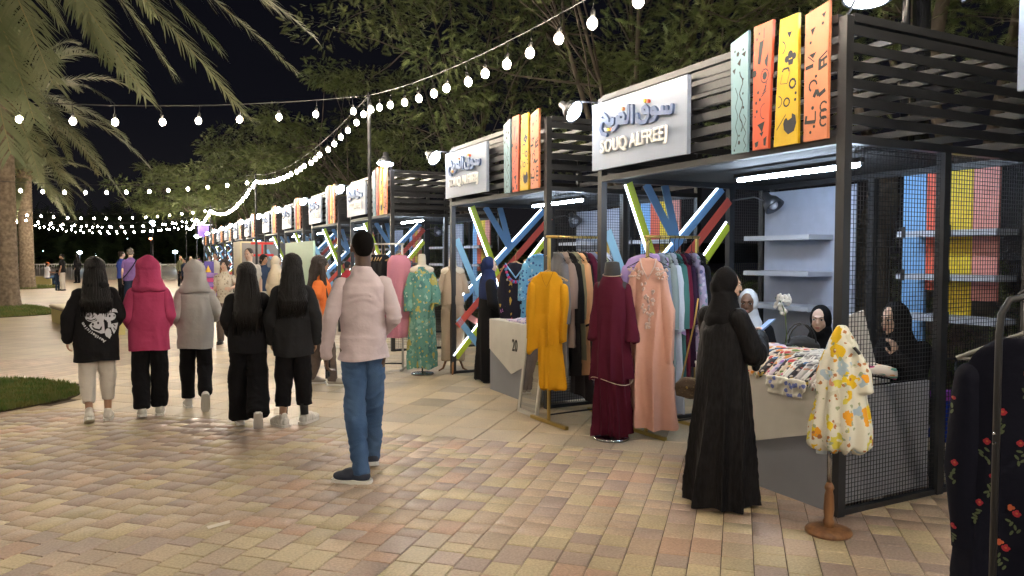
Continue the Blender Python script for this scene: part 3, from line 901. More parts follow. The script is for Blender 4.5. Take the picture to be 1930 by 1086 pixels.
# tall lamp post behind the nearest stall, seen through its slats
def at_depth(px, py, d):
    r = ray(px, py); f = r[0] * sA + r[1] * cA; t = d / f
    return Vector((r[0] * t, r[1] * t, CAM_Z + r[2] * t))
pA = at_depth(1727, 484, 6.9)
lp = thing('lamp_post', 'dark double lamp post rising behind the slats of the nearest stall', 'lamp post', (pA.x, pA.y, 0))
M_gloss = mat('black_gloss_paint', (0.02, 0.022, 0.03), rough=0.18, metal=0.2)
MB().lathe([(0.13, 0), (0.13, 0.2), (0.085, 0.24), (0.07, 6.6)], n=20).build('column', M_gloss, lp, True)
MB().lathe([(0.036, 2.2), (0.036, 6.6)], c=(-0.13, 0.065, 0), n=12).build('side_tube', M_gloss, lp, True)
# big round spot at the near top corner of the nearest stall
def dome_lamp(loc, aim, label, rad, base):
    loc = Vector(loc)
    t = thing('dome_lamp', label, 'lamp', loc)
    R = Vector((0, 0, -1)).rotation_difference(Vector(aim).normalized()).to_matrix()
    MB().lathe([(0.03, 0.17), (0.045, 0.16), (0.05, 0.10), (rad * 0.7, 0.05), (rad, -0.03), (rad - 0.006, -0.03), (rad * .6, 0.03), (0.02, 0.06)], (0, 0, 0), 24, R).build('shade', M_shade, t, True)
    MB().sphere(R @ Vector((0, 0, -0.02)), (rad * .9, rad * .9, 0.035), 20, 8, R).build('lens', M_spot, t, True)
    MB().tube([Vector(base) - loc, (Vector(base) - loc) * 0.5 + Vector((0, 0, 0.06)), R @ Vector((0, 0, 0.14))], 0.009, 6).build('arm', M_shade, t)
q = at_depth(1636, -12, 4.75)
dome_lamp(q, (-0.15, -0.1, -1), 'round white dome lamp cut by the top edge, over the nearest stall corner', 0.155, (STALL_X, Y00, HT))
dome_lamp((STALL_X - 0.12, Y00 + 8.95 - 0.02, 3.19), (-0.1, -0.15, -1), 'flat dome lamp glowing at the near corner of the third stall', 0.15, (STALL_X, Y00 + 8.95, HT))
# distant street lamps
M_far = emit('street_lamp_glow', (0.66, 0.82, 1.0), 30.0)
M_faro = emit('orange_lamp_glow', (1.0, 0.35, 0.15), 14.0)
for (px, py, d, r, lab, mm) in [(287, 419, 60, 0.20, 'tall far street lamp glowing blue white among the bulb strings', M_far), (150, 476, 95, 0.28, 'distant white lamp left of the girl in heart hoodie', M_far),
                            (330, 475, 95, 0.30, 'distant white lamp above the pink hood', M_far), (371, 446, 80, 0.26, 'distant white lamp left of the last stall', M_far),
                            (284, 450, 88, 0.18, 'small orange lamp on pole below the tall street lamp', M_faro), (81, 473, 110, 0.14, 'small twin far lamp beside the second palm', M_far), (106, 466, 120, 0.12, 'faint far lamp beside the black tee man', M_far), (181, 481, 120, 0.09, 'faint far lamp over the girl in the heart hoodie', M_far), (240, 450, 120, 0.09, 'tiny far lamp high between palms and poles', M_far)]:
    P = at_depth(px, py, d)
    t = thing('street_lamp', lab, 'street lamp', (P.x, P.y, 0), 0, 'street lamps in the distance')
    MB().tube([(0, 0, 0), (0, 0, P.z - 0.15)], 0.05, 6).build('pole', mat('pole_grey', (0.2, 0.2, 0.22), rough=0.5), t)
    MB().sphere((0, 0, P.z), (r, r, r * 0.7), 10, 6).build('lamp_head', mm, t, True)
# ================================================================== trees, palms, hedge
def leaf_material(name, c1, c2, vs):
    m = mat(name, c1, rough=0.6, col2=c2, vscale=vs, spec=0.3)
    return m
L_tree = [leaf_material('tree_leaf_dark', (0.085, 0.125, 0.042), (0.15, 0.185, 0.06), 1.2), leaf_material('tree_leaf_olive', (0.155, 0.185, 0.062), (0.085, 0.115, 0.038), 1.6)]
M_bark = mat('bark', (0.075, 0.062, 0.048), rough=0.9, col2=(0.12, 0.10, 0.08), vscale=6, bump=0.6, bscale=25)
def unit_leaf():
    """a feathery pinnate leaf, 1 long along +y"""
    V = []; F = []
    V += [(-0.012, 0, 0), (0.012, 0, 0), (0.0, 1.0, -0.12)]; F.append((0, 1, 2))
    n = 9
    for i in range(n):
        t = 0.14 + 0.84 * i / (n - 1); ln = 0.30 * (1 - 0.55 * abs(t - 0.4) / 0.6)
        z = -0.12 * t * t
        for s in (-1, 1):
            k = len(V)
            V += [(0, t - 0.035, z), (0, t + 0.035, z), (s * ln, t + 0.13, z - 0.03)]
            F.append((k, k + 1, k + 2))
    return np.array(V), np.array(F)
UL_V, UL_F = unit_leaf()
def rand_frames(N, r, dirs, spread):
    """N rotation matrices whose y axis is near dirs"""
    y = dirs + r.normal(0, spread, (N, 3)); y /= np.linalg.norm(y, axis=1)[:, None]
    z = np.tile(np.array([0, 0, 1.0]), (N, 1)) + r.normal(0, 0.45, (N, 3))
    x = np.cross(y, z); x /= np.linalg.norm(x, axis=1)[:, None] + 1e-9
    z = np.cross(x, y)
    return np.stack([x, y, z], axis=2)
def leaves_mesh(name, P, Dr, S, r, mats, mi_per, spread=0.45):
    N = len(P)
    R = rand_frames(N, r, Dr, spread)
    V = np.einsum('nij,kj->nki', R, UL_V) * S[:, None, None] + P[:, None, :]
    F = UL_F[None] + (np.arange(N) * len(UL_V))[:, None, None]
    mi = np.repeat(mi_per, len(UL_F))
    return np_mesh(name, V.reshape(-1, 3), F.reshape(-1, 3), mats, mi=mi)
def tree(loc, h, R, label, seed, n_cl=46, per=95, dens=1.45, lean=(0, 0), zlow=3.2, size=0.26):
    rr = random.Random(seed); r = np.random.default_rng(seed)
    t = thing('tree', label, 'tree', (loc[0], loc[1], 0), 0, 'feathery trees behind the stalls')
    fork = Vector((lean[0] * 0.4, lean[1] * 0.4, min(2.2, zlow * 0.6)))
    MB().tube([(0, 0, -0.1), (lean[0] * .1 + 0.08, lean[1] * .1, 0.8), (fork.x * .8, fork.y * .8, fork.z * .7), fork], [0.22, 0.15, 0.12, 0.10], 10).build('trunk', M_bark, t, True)
    per = int(per * dens * 1.2); size *= 0.8; n_cl = int(n_cl * 1.12); cl = []
    cz = (h + zlow) / 2; hz = (h - zlow) / 2
    for k in range(n_cl):
        while True:
            v = Vector((rr.uniform(-1, 1), rr.uniform(-1, 1), rr.uniform(-1, 1)))
            if 0.35 < v.length < 1: break
        c = Vector((lean[0] + v.x * R, lean[1] + v.y * R, cz + v.z * hz))
        cl.append((c, rr.uniform(0.6, 1.15) * R / 4.5))
    # limbs
    limbs = []
    for k in range(7):
        a = 2 * pi * k / 7 + rr.uniform(-.3, .3)
        e = Vector((lean[0] + cos(a) * R * 0.45, lean[1] + sin(a) * R * 0.45, cz + rr.uniform(-.3, .5) * hz))
        m = fork.lerp(e, 0.5) + Vector((rr.uniform(-.4, .4), rr.uniform(-.4, .4), rr.uniform(-0.1, 0.6)))
        MB().tube([fork - Vector((0, 0, 0.1)), fork.lerp(m, .5) + Vector((0, 0, -.1)), m, e], [0.085, 0.06, 0.04, 0.022], 7).build('limb', M_bark, t, True)
        limbs.append((m, e))
    tw = MB()
    for c, q in cl:
        m, e = min(limbs, key=lambda me_: (me_[1] - c).length)
        s = e if rr.random() < .6 else m
        mid = s.lerp(c, 0.5) + Vector((rr.uniform(-.3, .3), rr.uniform(-.3, .3), rr.uniform(-.3, .2)))
        tw.tube([s, mid, c], [0.028, 0.018, 0.008], 4)
        for _ in range(3):
            d = c + Vector((rr.uniform(-1, 1), rr.uniform(-1, 1), rr.uniform(-.4, .4))) * q
            tw.tube([c, c.lerp(d, .5) + Vector((0, 0, .06)), d], [0.009, 0.006, 0.003], 3)
    tag(tw.build('twigs', M_bark, t), kind='stuff')
    P = []; Dr = []; MI = []
    for c, q in cl:
        v = r.normal(0, 1, (per, 3)); v /= np.linalg.norm(v, axis=1)[:, None]
        rad = r.uniform(0.25, 1.0, per) ** 0.6
        p = v * rad[:, None] * np.array([q, q, q * 0.42]) * 1.15 + np.array(c)
        P.append(p); d = v.copy(); d[:, 2] *= 0.35; d[:, 2] -= 0.15; Dr.append(d)
        MI.append(np.full(per, int(rr.random() < 0.45)))
    P = np.concatenate(P); Dr = np.concatenate(Dr); MI = np.concatenate(MI)
    me = leaves_mesh('crown', P, Dr, r.uniform(size * .7, size * 1.25, len(P)), r, L_tree, MI)
    tag(link('crown', me, t), kind='stuff')
    return t
tree((8.2, -2.5), 10.5, 4.6, 'feathery tree at the right edge above the nearest stall roof', 21, 50, 90)
tree((8.0, 4.6), 10.5, 4.6, 'feathery tree whose dark branches fill the top right behind the nearest stall', 22, 60, 100, lean=(-0.3, 0.5))
tree((9.0, 12.0), 11.5, 4.8, 'feathery tree with forked pale branches behind the second stall', 23, 62, 100, lean=(-0.8, 0))
tree((8.8, 20.0), 12.5, 4.3, 'tall feathery tree behind the third stall reaching the top edge', 24, 56, 100, lean=(0.2, 0))
tree((8.6, 28.0), 8.6, 4.2, 'feathery tree behind the fifth stall with dark sky to its left', 25, 42, 95, lean=(-0.8, 0), size=0.3)
tree((8.0, 36.0), 8.2, 4.4, 'feathery tree behind the sixth stall, lit yellow by the bulbs', 26, 42, 90, lean=(-1.0, 0), size=0.32)
tree((7.0, 45.0), 8.2, 4.4, 'rounded feathery tree behind the eighth stall', 27, 42, 80, lean=(-1.6, 0), size=0.36, zlow=3.6)
tree((6.0, 55.0), 8.0, 4.6, 'farthest feathery tree leaning left over the last stalls', 28, 42, 80, lean=(-2.6, 0), size=0.4, zlow=4.2)
# thick leaning trunk seen through the mesh of the nearest stall
tk = thing('leaning_tree', 'thick leaning brown trunk seen through the wire mesh of the nearest stall', 'tree', (0, 0, 0))
a0 = at_depth(1622, 760, 7.2); a1 = at_depth(1640, 600, 7.2); a2 = at_depth(1640, 480, 7.2); a3 = at_depth(1668, 360, 7.2); a4 = at_depth(1740, 180, 7.3); a5 = at_depth(1790, -60, 7.4)
a0 = Vector((a0.x, a0.y, 0))
tk.location = a0
trk = MB().tube([p - a0 for p in (a0, a1, a2, a3, a4, a5)], [0.22, 0.19, 0.165, 0.15, 0.09, 0.05], 14).build('trunk', M_bark, tk, True)
MB().tube([a3 - a0, at_depth(1610, 180, 7.4) - a0, at_depth(1530, 20, 7.6) - a0], [0.06, 0.04, 0.028], 8).build('limb', M_bark, tk, True)
MB().tube([a4 - a0, at_depth(1850, 120, 7.4) - a0, at_depth(1960, 60, 7.6) - a0], [0.05, 0.035, 0.025], 8).build('limb', M_bark, tk, True)

# hedge behind the stalls
def bush_mass(name, x0, x1, y0, y1, z1, N, seed, size, label=None, cat=None):
    r = np.random.default_rng(seed)
    P = np.stack([r.uniform(x0, x1, N), r.uniform(y0, y1, N), r.uniform(0.05, z1, N)], 1)
    P[:, 2] += 0.25 * np.sin(P[:, 1] * 1.3) * (P[:, 2] / z1)
    Dr = r.normal(0, 1, (N, 3)); Dr[:, 2] = abs(Dr[:, 2])
    me = leaves_mesh(name, P, Dr, r.uniform(size * .6, size * 1.2, N), r, [L_tree[0]], np.zeros(N, dtype=int))
    o = link(name, me)
    if cat: tag(o, label, cat)
    else: tag(o, kind='stuff')
bush_mass('hedge', 7.4, 8.6, -4, 60, 1.5, 9000, 41, 0.28, 'long dark clipped hedge running behind the row of stalls', 'hedge')
bush_mass('distant_trees', -95, 60, 118, 128, 7.0, 9000, 42, 2.6)
far_hill = MB().bb(-160, 150, 140, 150, -0.1, 5.0).build('dark_treeline', mat('treeline_dark', (0.02, 0.022, 0.02), rough=1.0)); tag(far_hill, kind='structure')

# palms
M_palm = mat('palm_leaflet', (0.19, 0.225, 0.12), rough=0.5, col2=(0.28, 0.295, 0.17), vscale=2.0, spec=0.35)
M_rachis = mat('palm_rachis', (0.36, 0.31, 0.15), rough=0.5)
M_ptrunk = mat('palm_trunk', (0.30, 0.235, 0.165), rough=0.95, col2=(0.16, 0.12, 0.085), vscale=9, bump=0.8, bscale=18)
def frond(base, tip, up, seed, parent, width=0.42, n=64, droop=0.5, lw=0.0125):
    rr = random.Random(seed); base, tip = Vector(base), Vector(tip)
    ctrl = (base * 0.42 + tip * 0.58) + Vector((0, 0, up))
    q = lambda t: base * (1 - t) ** 2 + ctrl * 2 * t * (1 - t) + tip * t * t
    dq = lambda t: ((ctrl - base) * 2 * (1 - t) + (tip - ctrl) * 2 * t).normalized()
    V = []; F = []; MI = []
    def quad(a, b, c, d, mi): k = len(V); V.extend([a, b, c, d]); F.append((k, k + 1, k + 2, k + 3)); MI.append(mi)
    K = 18
    for i in range(K):
        t0, t1 = i / K, (i + 1) / K
        for s in (-1, 1):
            def P(t):
                d = dq(t); x = d.cross(Vector((0, 0, 1)))
                if x.length < .05: x = Vector((1, 0, 0))
                x.normalize(); w = 0.026 * (1 - t) + 0.004
                return q(t), x * w, x.cross(d) * w * .6
            p0, x0, z0 = P(t0); p1, x1, z1 = P(t1)
            quad(p0 + z0, p1 + z1, p1 + x1 * s, p0 + x0 * s, 1)
    for i in range(n):
        t = 0.13 + 0.87 * (i + 0.5) / n
        d = dq(t); x = d.cross(Vector((0, 0, 1)))
        if x.length < .05: x = Vector((1, 0, 0))
        x.normalize(); z = x.cross(d).normalized()
        ln = width * (0.45 + 0.85 * sin(pi * min(1, 0.12 + t * 0.86)) ** 0.8) * (1.0 - 0.25 * t)
        for s in (-1, 1):
            tt = t + rr.uniform(-.006, .006)
            p = q(tt)
            fw = 0.55 + 0.9 * t + rr.uniform(-.12, .12)
            dr = (x * s + d * fw + z * rr.uniform(-0.05, 0.5)).normalized()
            L = ln * rr.uniform(.85, 1.1); w = lw
            p1 = p + dr * L * 0.55 + Vector((0, 0, -droop * L * 0.10))
            p2 = p + dr * L * 0.98 + Vector((0, 0, -droop * L * rr.uniform(0.30, 0.5)))
            sd = dr.cross(z).normalized() * w
            quad(p - sd, p + sd, p1 + sd, p1 - sd, 0)
            k = len(V); V.extend([p1 - sd, p1 + sd, p2]); F.append((k, k + 1, k + 2)); MI.append(0)
    mb = MB(); mb.v = [tuple(v) for v in V]; mb.n = len(V); mb.f = F; mb.m = MI
    return mb.build('frond', [M_palm, M_rachis], parent)
def palm_trunk(h, r0, r1, parent, seed, lean=(0, 0)):
    n = 40; rings = int(h / 0.045); V = []; F = []
    rr = random.Random(seed)
    for i in range(rings + 1):
        z = h * i / rings; t = z / h
        flare = 0.45 * math.exp(-z / 0.35) + 0.10 * math.exp(-z / 1.2)
        r = r0 * (1 + flare * 0.55) + (r1 - r0) * t
        for k in range(n):
            a = 2 * pi * k / n
            row = z / 0.13; ph = (k / n) * 13 + 0.5 * (int(row) % 2)
            sc = abs((row % 1) - 0.15) * 0.075 + abs((ph % 1) - .5) * 0.035
            rq = r * (1 + sc * 0.9 + rr.uniform(-.018, .018))
            V.append((rq * cos(a) + lean[0] * t * t, rq * sin(a) + lean[1] * t * t, z - 0.03))
    for i in range(rings):
        for k in range(n): F.append((i * n + k, i * n + (k + 1) % n, (i + 1) * n + (k + 1) % n, (i + 1) * n + k))
    me = np_mesh('trunk', V, F, M_ptrunk)
    link('trunk', me, parent)
def palm(loc, h, r0, label, seed, fronds, L=3.6, width=0.42, lean=(0, 0), extra=()):
    t = thing('palm_tree', label, 'palm tree', (loc[0], loc[1], 0), 0, 'date palms on the left')
    palm_trunk(h, r0, r0 * 0.92, t, seed, lean)
    rr = random.Random(seed); c = Vector((lean[0], lean[1], h))
    MB().sphere(c + Vector((0, 0, 0.05)), (r0 * 1.1, r0 * 1.1, 0.5), 14, 8).build('crown_heart', M_ptrunk, t, True)
    for i in range(fronds):
        az = i * 2.39996 + rr.uniform(-.2, .2)
        el = radians(80 - 125 * (i / fronds) + rr.uniform(-6, 6))
        ln = L * rr.uniform(.85, 1.08)
        tip = c + Vector((cos(az) * cos(el), sin(az) * cos(el), sin(el) * 0.8)) * ln + Vector((0, 0, -0.16 * ln))
        frond(c + Vector((cos(az), sin(az), 0)) * r0 * 0.5, tip, (0.30 + 0.30 * cos(el)) * ln * 0.6, seed * 100 + i, t, width, n=70, lw=0.017)
    for j, (tx, up, w) in enumerate(extra):
        frond(c, Vector(tx) - Vector((loc[0], loc[1], 0)), up, seed * 100 + 77 + j, t, w, n=125, droop=0.6, lw=0.010)
    return t
g1 = at_depth(12, 484, 23.6)
palm((g1.x, g1.y), 6.3, 0.30, 'near left palm tree with thick rough trunk on the grass island', 51, 46, L=4.3, width=0.5)
g2 = at_depth(50, 484, 37.5)
palm((g2.x, g2.y), 5.6, 0.32, 'second palm tree right behind the near left palm, shorter and farther', 52, 42, L=3.3, width=0.45)
c3 = at_depth(-170, -360, 8.6)
tips = [((588, 66), 9.2, .55), ((556, 134), 8.6, .5), ((460, 216), 8.0, .6), ((272, 182), 7.4, .5), ((245, 150), 7.9, .5), ((66, 232), 7.4, .4), ((-30, 250), 7.6, .4), ((500, -60), 10.5, .5), ((170, 20), 6.2, .3), ((110, 40), 8.8, .5), ((20, 290), 7.0, .5), ((210, 120), 7.6, .6), ((410, 90), 8.6, .6), ((520, 20), 9.0, .5), ((100, 160), 7.2, .5), ((320, 130), 9.5, .7)]
palm((c3.x, c3.y), c3.z, 0.27, 'closest palm, only its long hanging fronds show along the top left', 53, 20, L=3.6, width=0.42,
     extra=[(at_depth(px, py, d), up, 0.50) for (px, py), d, up in tips])
# two more palms beyond the left edge whose fronds hang behind
# ================================================================== people
SK = {'tan': mat('skin_tan', (0.42, 0.24, 0.155), rough=0.55, var=0.05), 'fair': mat('skin_fair', (0.62, 0.42, 0.32), rough=0.5, var=0.05),
      'brown': mat('skin_brown', (0.20, 0.105, 0.065), rough=0.5, var=0.05), 'dark': mat('skin_dark', (0.09, 0.05, 0.034), rough=0.45, var=0.05)}
M_eye = mat('eye_white', (0.7, 0.68, 0.65), rough=0.3); M_iris = mat('iris_dark', (0.02, 0.012, 0.008), rough=0.2)
M_brow = mat('brow_hair', (0.02, 0.014, 0.01), rough=0.9); M_lips = mat('lips', (0.45, 0.18, 0.15), rough=0.4)
HAIR = {'black': mat('hair_black', (0.006, 0.005, 0.005), rough=0.5, spec=0.3, var=0.3, vscale=8, stretch=(8, 8, 0.6), bump=0.6, bscale=60),
        'brown': mat('hair_brown', (0.028, 0.016, 0.011), rough=0.45, spec=0.5, var=0.3, vscale=8, stretch=(8, 8, 0.6), bump=0.6, bscale=60),
        'crop': mat('hair_cropped', (0.007, 0.006, 0.006), rough=0.95, bump=0.5, bscale=200, spec=0.1),
        'grey': mat('hair_grey', (0.12, 0.11, 0.10), rough=0.8, bump=0.5, bscale=120)}
M_shoe_w = mat('shoe_white', (0.70, 0.67, 0.62), rough=0.6, var=0.08, bump=0.2, bscale=40)
M_shoe_n = mat('shoe_navy', (0.018, 0.028, 0.055), rough=0.6, var=0.2, bump=0.3, bscale=80)
M_shoe_g = mat('shoe_grey', (0.32, 0.29, 0.25), rough=0.7); M_shoe_b = mat('shoe_black', (0.015, 0.015, 0.016), rough=0.5)
M_sole = mat('sole_white', (0.75, 0.74, 0.70), rough=0.6); M_sock = mat('sock_black', (0.012, 0.012, 0.013), rough=0.9)

def cap(m, a, ra, b, rb, n=12):
    a, b = Vector(a), Vector(b)
    m.sphere(a, ra, n, 8); m.sphere(b, rb, n, 8)
    if (b - a).length > 1e-4: m.tube([a, b], [ra, rb], n)
def loft(m, rings, n=28):
    """rings: (cx, cy, z, rx, ry) bottom to top"""
    V = []; F = []
    for (cx, cy, z, rx, ry) in rings:
        for k in range(n):
            a = 2 * pi * k / n
            V.append((cx + rx * cos(a), cy + ry * sin(a), z))
    for i in range(len(rings) - 1):
        for k in range(n): F.append((i * n + k, i * n + (k + 1) % n, (i + 1) * n + (k + 1) % n, (i + 1) * n + k))
    F.append(tuple(range(n - 1, -1, -1))); F.append(tuple((len(rings) - 1) * n + k for k in range(n)))
    m.add(V, F)
def base_pose():
    return {'pelvis': (0, 0, 0.95), 'chest': (0, 0, 1.28), 'neck': (0, -0.01, 1.47), 'head': (0, 0.012, 1.63),
            'shL': (-.152, 0, 1.385), 'shR': (.152, 0, 1.385), 'elL': (-.205, -.03, 1.12), 'elR': (.205, -.03, 1.12), 'wrL': (-.215, .04, .87), 'wrR': (.215, .04, .87),
            'hdL': (0, .15, -1), 'hdR': (0, .15, -1),
            'hpL': (-.088, 0, .92), 'hpR': (.088, 0, .92), 'knL': (-.098, .02, .50), 'knR': (.098, .02, .50), 'anL': (-.10, -.02, .085), 'anR': (.10, -.02, .085),
            'ftL': (-.08, 1, -.0), 'ftR': (.08, 1, 0)}
def stride(p, back='R', d=0.16, lift=0.10, toe=0.9):
    """one leg behind with its heel up, the other in front"""
    fwd = 'L' if back == 'R' else 'R'
    sx = {'L': -1, 'R': 1}
    p['kn' + back] = (sx[back] * .095, -d * 0.15 + .03, .50); p['an' + back] = (sx[back] * .085, -d * 1.25, .085 + lift)
    p['ft' + back] = (sx[back] * .03, 1, -toe)
    p['kn' + fwd] = (sx[fwd] * .095, d * 0.55, .505); p['an' + fwd] = (sx[fwd] * .09, d * 0.75, .085)
    p['ft' + fwd] = (sx[fwd] * .08, 1, 0.0)
    return p
def hand_geo(m, wrist, d, side, curl=0.5, palm=None, s=1.0):
    """palm + five bent fingers; d: direction of the hand; side: -1 left, +1 right"""
    w = Vector(wrist); d = Vector(d).normalized()
    pn = Vector(palm) if palm is not None else Vector((-side, 0.1, 0))      # palm normal, towards the body
    pn = (pn - d * pn.dot(d)).normalized(); x = d.cross(pn).normalized()      # across the knuckles
    if palm is None and x.y < 0: x = -x                                        # thumb side forward
    for t in (-1, -0.35, 0.35, 1):
        cap(m, w + d * .01, .017 * s, w + d * .085 * s + x * .028 * t * s, .0125 * s, 8)
    for i, (t, L) in enumerate([(1.0, .070), (.36, .080), (-.34, .074), (-1.0, .058)]):
        k = w + d * .088 * s + x * .029 * t * s
        a1 = curl * 0.9; a2 = curl * 2.2
        d1 = (d * cos(a1) + pn * sin(a1)); d2 = (d * cos(a2) + pn * sin(a2))
        m1 = k + d1 * L * .5 * s; m2 = m1 + d2 * L * .5 * s
        cap(m, k, .0098 * s, m1, .0090 * s, 7); cap(m, m1, .0090 * s, m2, .0078 * s, 7)
    th = w + d * .03 * s + x * .028 * s
    t1 = th + (d * .6 + x * .75 + pn * .35).normalized() * .038 * s
    t2 = t1 + (d * .85 + x * .15 + pn * .5).normalized() * .032 * s
    cap(m, th, .0125 * s, t1, .0105 * s, 7); cap(m, t1, .0105 * s, t2, .009 * s, 7)
def head_frame(P, yaw, pitch, roll=0):
    R = Matrix.Rotation(radians(-yaw), 3, 'Z') @ Matrix.Rotation(radians(pitch), 3, 'X') @ Matrix.Rotation(radians(roll), 3, 'Y')
    hc = Vector(P['head'])
    return R, (lambda v: hc + R @ Vector(v))
def head_geo(m, R, hp, ears=True):
    m.sphere(hp((0, -.012, .022)), (.074, .092, .096), 16, 10, R)
    m.sphere(hp((0, .03, -.02)), (.058, .062, .088), 14, 9, R)
    m.sphere(hp((0, .05, -.088)), (.030, .030, .022), 10, 7, R)
    for s in (-1, 1):
        m.sphere(hp((s * .034, .060, -.028)), (.022, .022, .024), 8, 6, R)
        if ears: m.sphere(hp((s * .080, -.004, -.010)), (.012, .020, .032), 8, 6, R)
    m.sphere(hp((0, .083, .034)), (.040, .012, .010), 8, 6, R)
    cap(m, hp((0, .090, .020)), .0075, hp((0, .106, -.018)), .0115, 8)
    m.sphere(hp((0, .086, -.054)), (.022, .012, .012), 8, 6, R)
def shoe(parent, an, ft, mt, s, sole=M_sole, kind='sneaker'):
    an = Vector(an); f = Vector(ft).normalized()
    up = Vector((0, 0, 1)) if abs(f.z) < 0.95 else Vector((0, 1, 0))
    x = f.cross(up).normalized(); u = x.cross(f).normalized()
    R = Matrix((x * 1.18, f * 1.14, u * (1.06 if kind != 'plain' else 1))).transposed()
    q = lambda v: an + R @ Vector(v)
    m = MB(); k = 1.12 if kind == 'chunky' else 1.0
    m.sphere(q((0, .10, -.042)), (.046 * k, .085 * k, .036 * k), 12, 8, R); m.sphere(q((0, .0, -.035)), (.040 * k, .062, .046 * k), 12, 8, R)
    m.sphere(q((0, .05, -.022)), (.038 * k, .08, .040 * k), 12, 8, R); cap(m, q((0, -.005, -.02)), .042, q((0, -.01, .02)), .038, 10)
    o = remeshed(m, .009 * s if s > .5 else .01, 3)
    rib = (lambda P, N: 0.006 * np.sin((P @ np.array(list(f))) * 190)) if kind == 'chunky' else None
    sh = finish(o, 'shoe', mt, parent, rib)
    m2 = MB()
    pts = [(-.036, -.05), (-.040, .02), (-.042, .09), (-.040, .14), (-.022, .185), (.022, .185), (.040, .14), (.042, .09), (.040, .02), (.036, -.05), (.02, -.068), (-.02, -.068)]
    m2.prism([(a * k, b) for a, b in pts], .026, lambda a, b, w: q((a, b, -.085 + w)))
    m2.build('sole', sole, sh, False)
    return sh

def garment_top(P, hem, wd, dp, slv=(.075, .062, .05), sleeve=1.0, hood=None, R=None, hp=None, sh_w=1.0, collar=True):
    """wd: (hem, waist, chest) half widths; dp: same for depth; sleeve 1 = long, .5 = short"""
    m = MB()
    pe, ch, nk = Vector(P['pelvis']), Vector(P['chest']), Vector(P['neck'])
    def ctr(z):
        if z < pe.z: return (pe.x, pe.y)
        if z < ch.z: t = (z - pe.z) / (ch.z - pe.z); return (pe.x + (ch.x - pe.x) * t, pe.y + (ch.y - pe.y) * t)
        t = min(1, (z - ch.z) / (nk.z - ch.z)); return (ch.x + (nk.x - ch.x) * t, ch.y + (nk.y - ch.y) * t)
    sz = nk.z - 1.47
    wz = pe.z + .12; rings = []
    for z, w, d in [(hem - .04, wd[0], dp[0]), (hem + .02, wd[0], dp[0]), (wz, wd[1], dp[1]), (ch.z, wd[2], dp[2]), (ch.z + .08, wd[2] * .98, dp[2] * .95), (nk.z - .065, wd[2] * .80 * sh_w, dp[2] * .72), (nk.z - .02, wd[2] * .48, dp[2] * .6), (nk.z + .015, .066, .07)]:
        c = ctr(z); rings.append((c[0], c[1], z, w, d))
    rings = [r for i, r in enumerate(rings) if i == 0 or r[2] > rings[i - 1][2] + .005]
    loft(m, rings)
    body_m = m; parts_m = [m]
    for s in 'LR':
        m = MB(); parts_m.append(m)
        sh, el, wr = Vector(P['sh' + s]), Vector(P['el' + s]), Vector(P['wr' + s])
        dr_ = max(0, slv[0] - .052); sh = sh + Vector((-.35 * dr_ if s == 'R' else .35 * dr_, 0, -dr_ * 1.1))
        if sleeve >= 1:
            cap(m, sh, slv[0], el, slv[1]); cap(m, el, slv[1], wr, slv[2])
        else:
            cap(m, sh, slv[0], sh.lerp(el, sleeve), slv[1])
    m = body_m
    if collar: m.lathe([(.072, nk.z - .03), (.066, nk.z + .028)], (nk.x, nk.y, 0), 16)
    if hood == 'up':
        m = MB(); parts_m.append(m)
        m.sphere(hp((0, -.03, .020)), (.122, .132, .128), 18, 12, R)
        m.sphere(hp((0, -.075, .075)), (.075, .070, .078), 14, 10, R)
        c1 = hp((0, -.035, -.02))
        loft(m, [(nk.x, nk.y - .03, nk.z - .085, .175, .125), (nk.x, nk.y - .035, nk.z - .035, .165, .135), (c1.x, c1.y - .005, c1.z - .075, .128, .130), (c1.x, c1.y, c1.z, .124, .132)])
    if hood == 'down':
        m.sphere((nk.x, nk.y - .075, nk.z - .01), (.125, .065, .06), 16, 10)
    return parts_m
def folds(a1=.006, a2=.004, seed=0, zs=4.0, hs=11.0):
    def f(P, N):
        w = vnoise(P, (5, 5, 4), seed + 9)[:, None] * np.array([.05, .05, .09])
        Q = P + w
        rg_ = 1 - 2 * np.abs(vnoise(Q, (hs, hs, zs), seed))          # sharp creases
        rg2 = 1 - 2 * np.abs(vnoise(Q, (hs * 1.3, hs * 1.3, zs * 2.6), seed + 5))
        return a1 * 1.1 * (rg_ - .2) + a2 * 1.1 * (rg2 - .2)
    return f
def hem_folds(z0, z1, k, amp, cx=0, cy=0, seed=0):
    def f(P, N):
        th = np.arctan2(P[:, 1] - cy, P[:, 0] - cx)
        t = np.clip((z0 - P[:, 2]) / (z0 - z1), 0, 1)
        ph = vnoise(P, (3, 3, 1.2), seed) * 1.4
        return amp * t * (1.15 - 2.0 * np.abs(np.sin(k * .5 * th + ph)) ** .8) + .006 * (1 - 2 * np.abs(vnoise(P + vnoise(P, (4, 4, 3), seed + 8)[:, None] * .08, (10, 10, 5), seed + 3)))
    return f
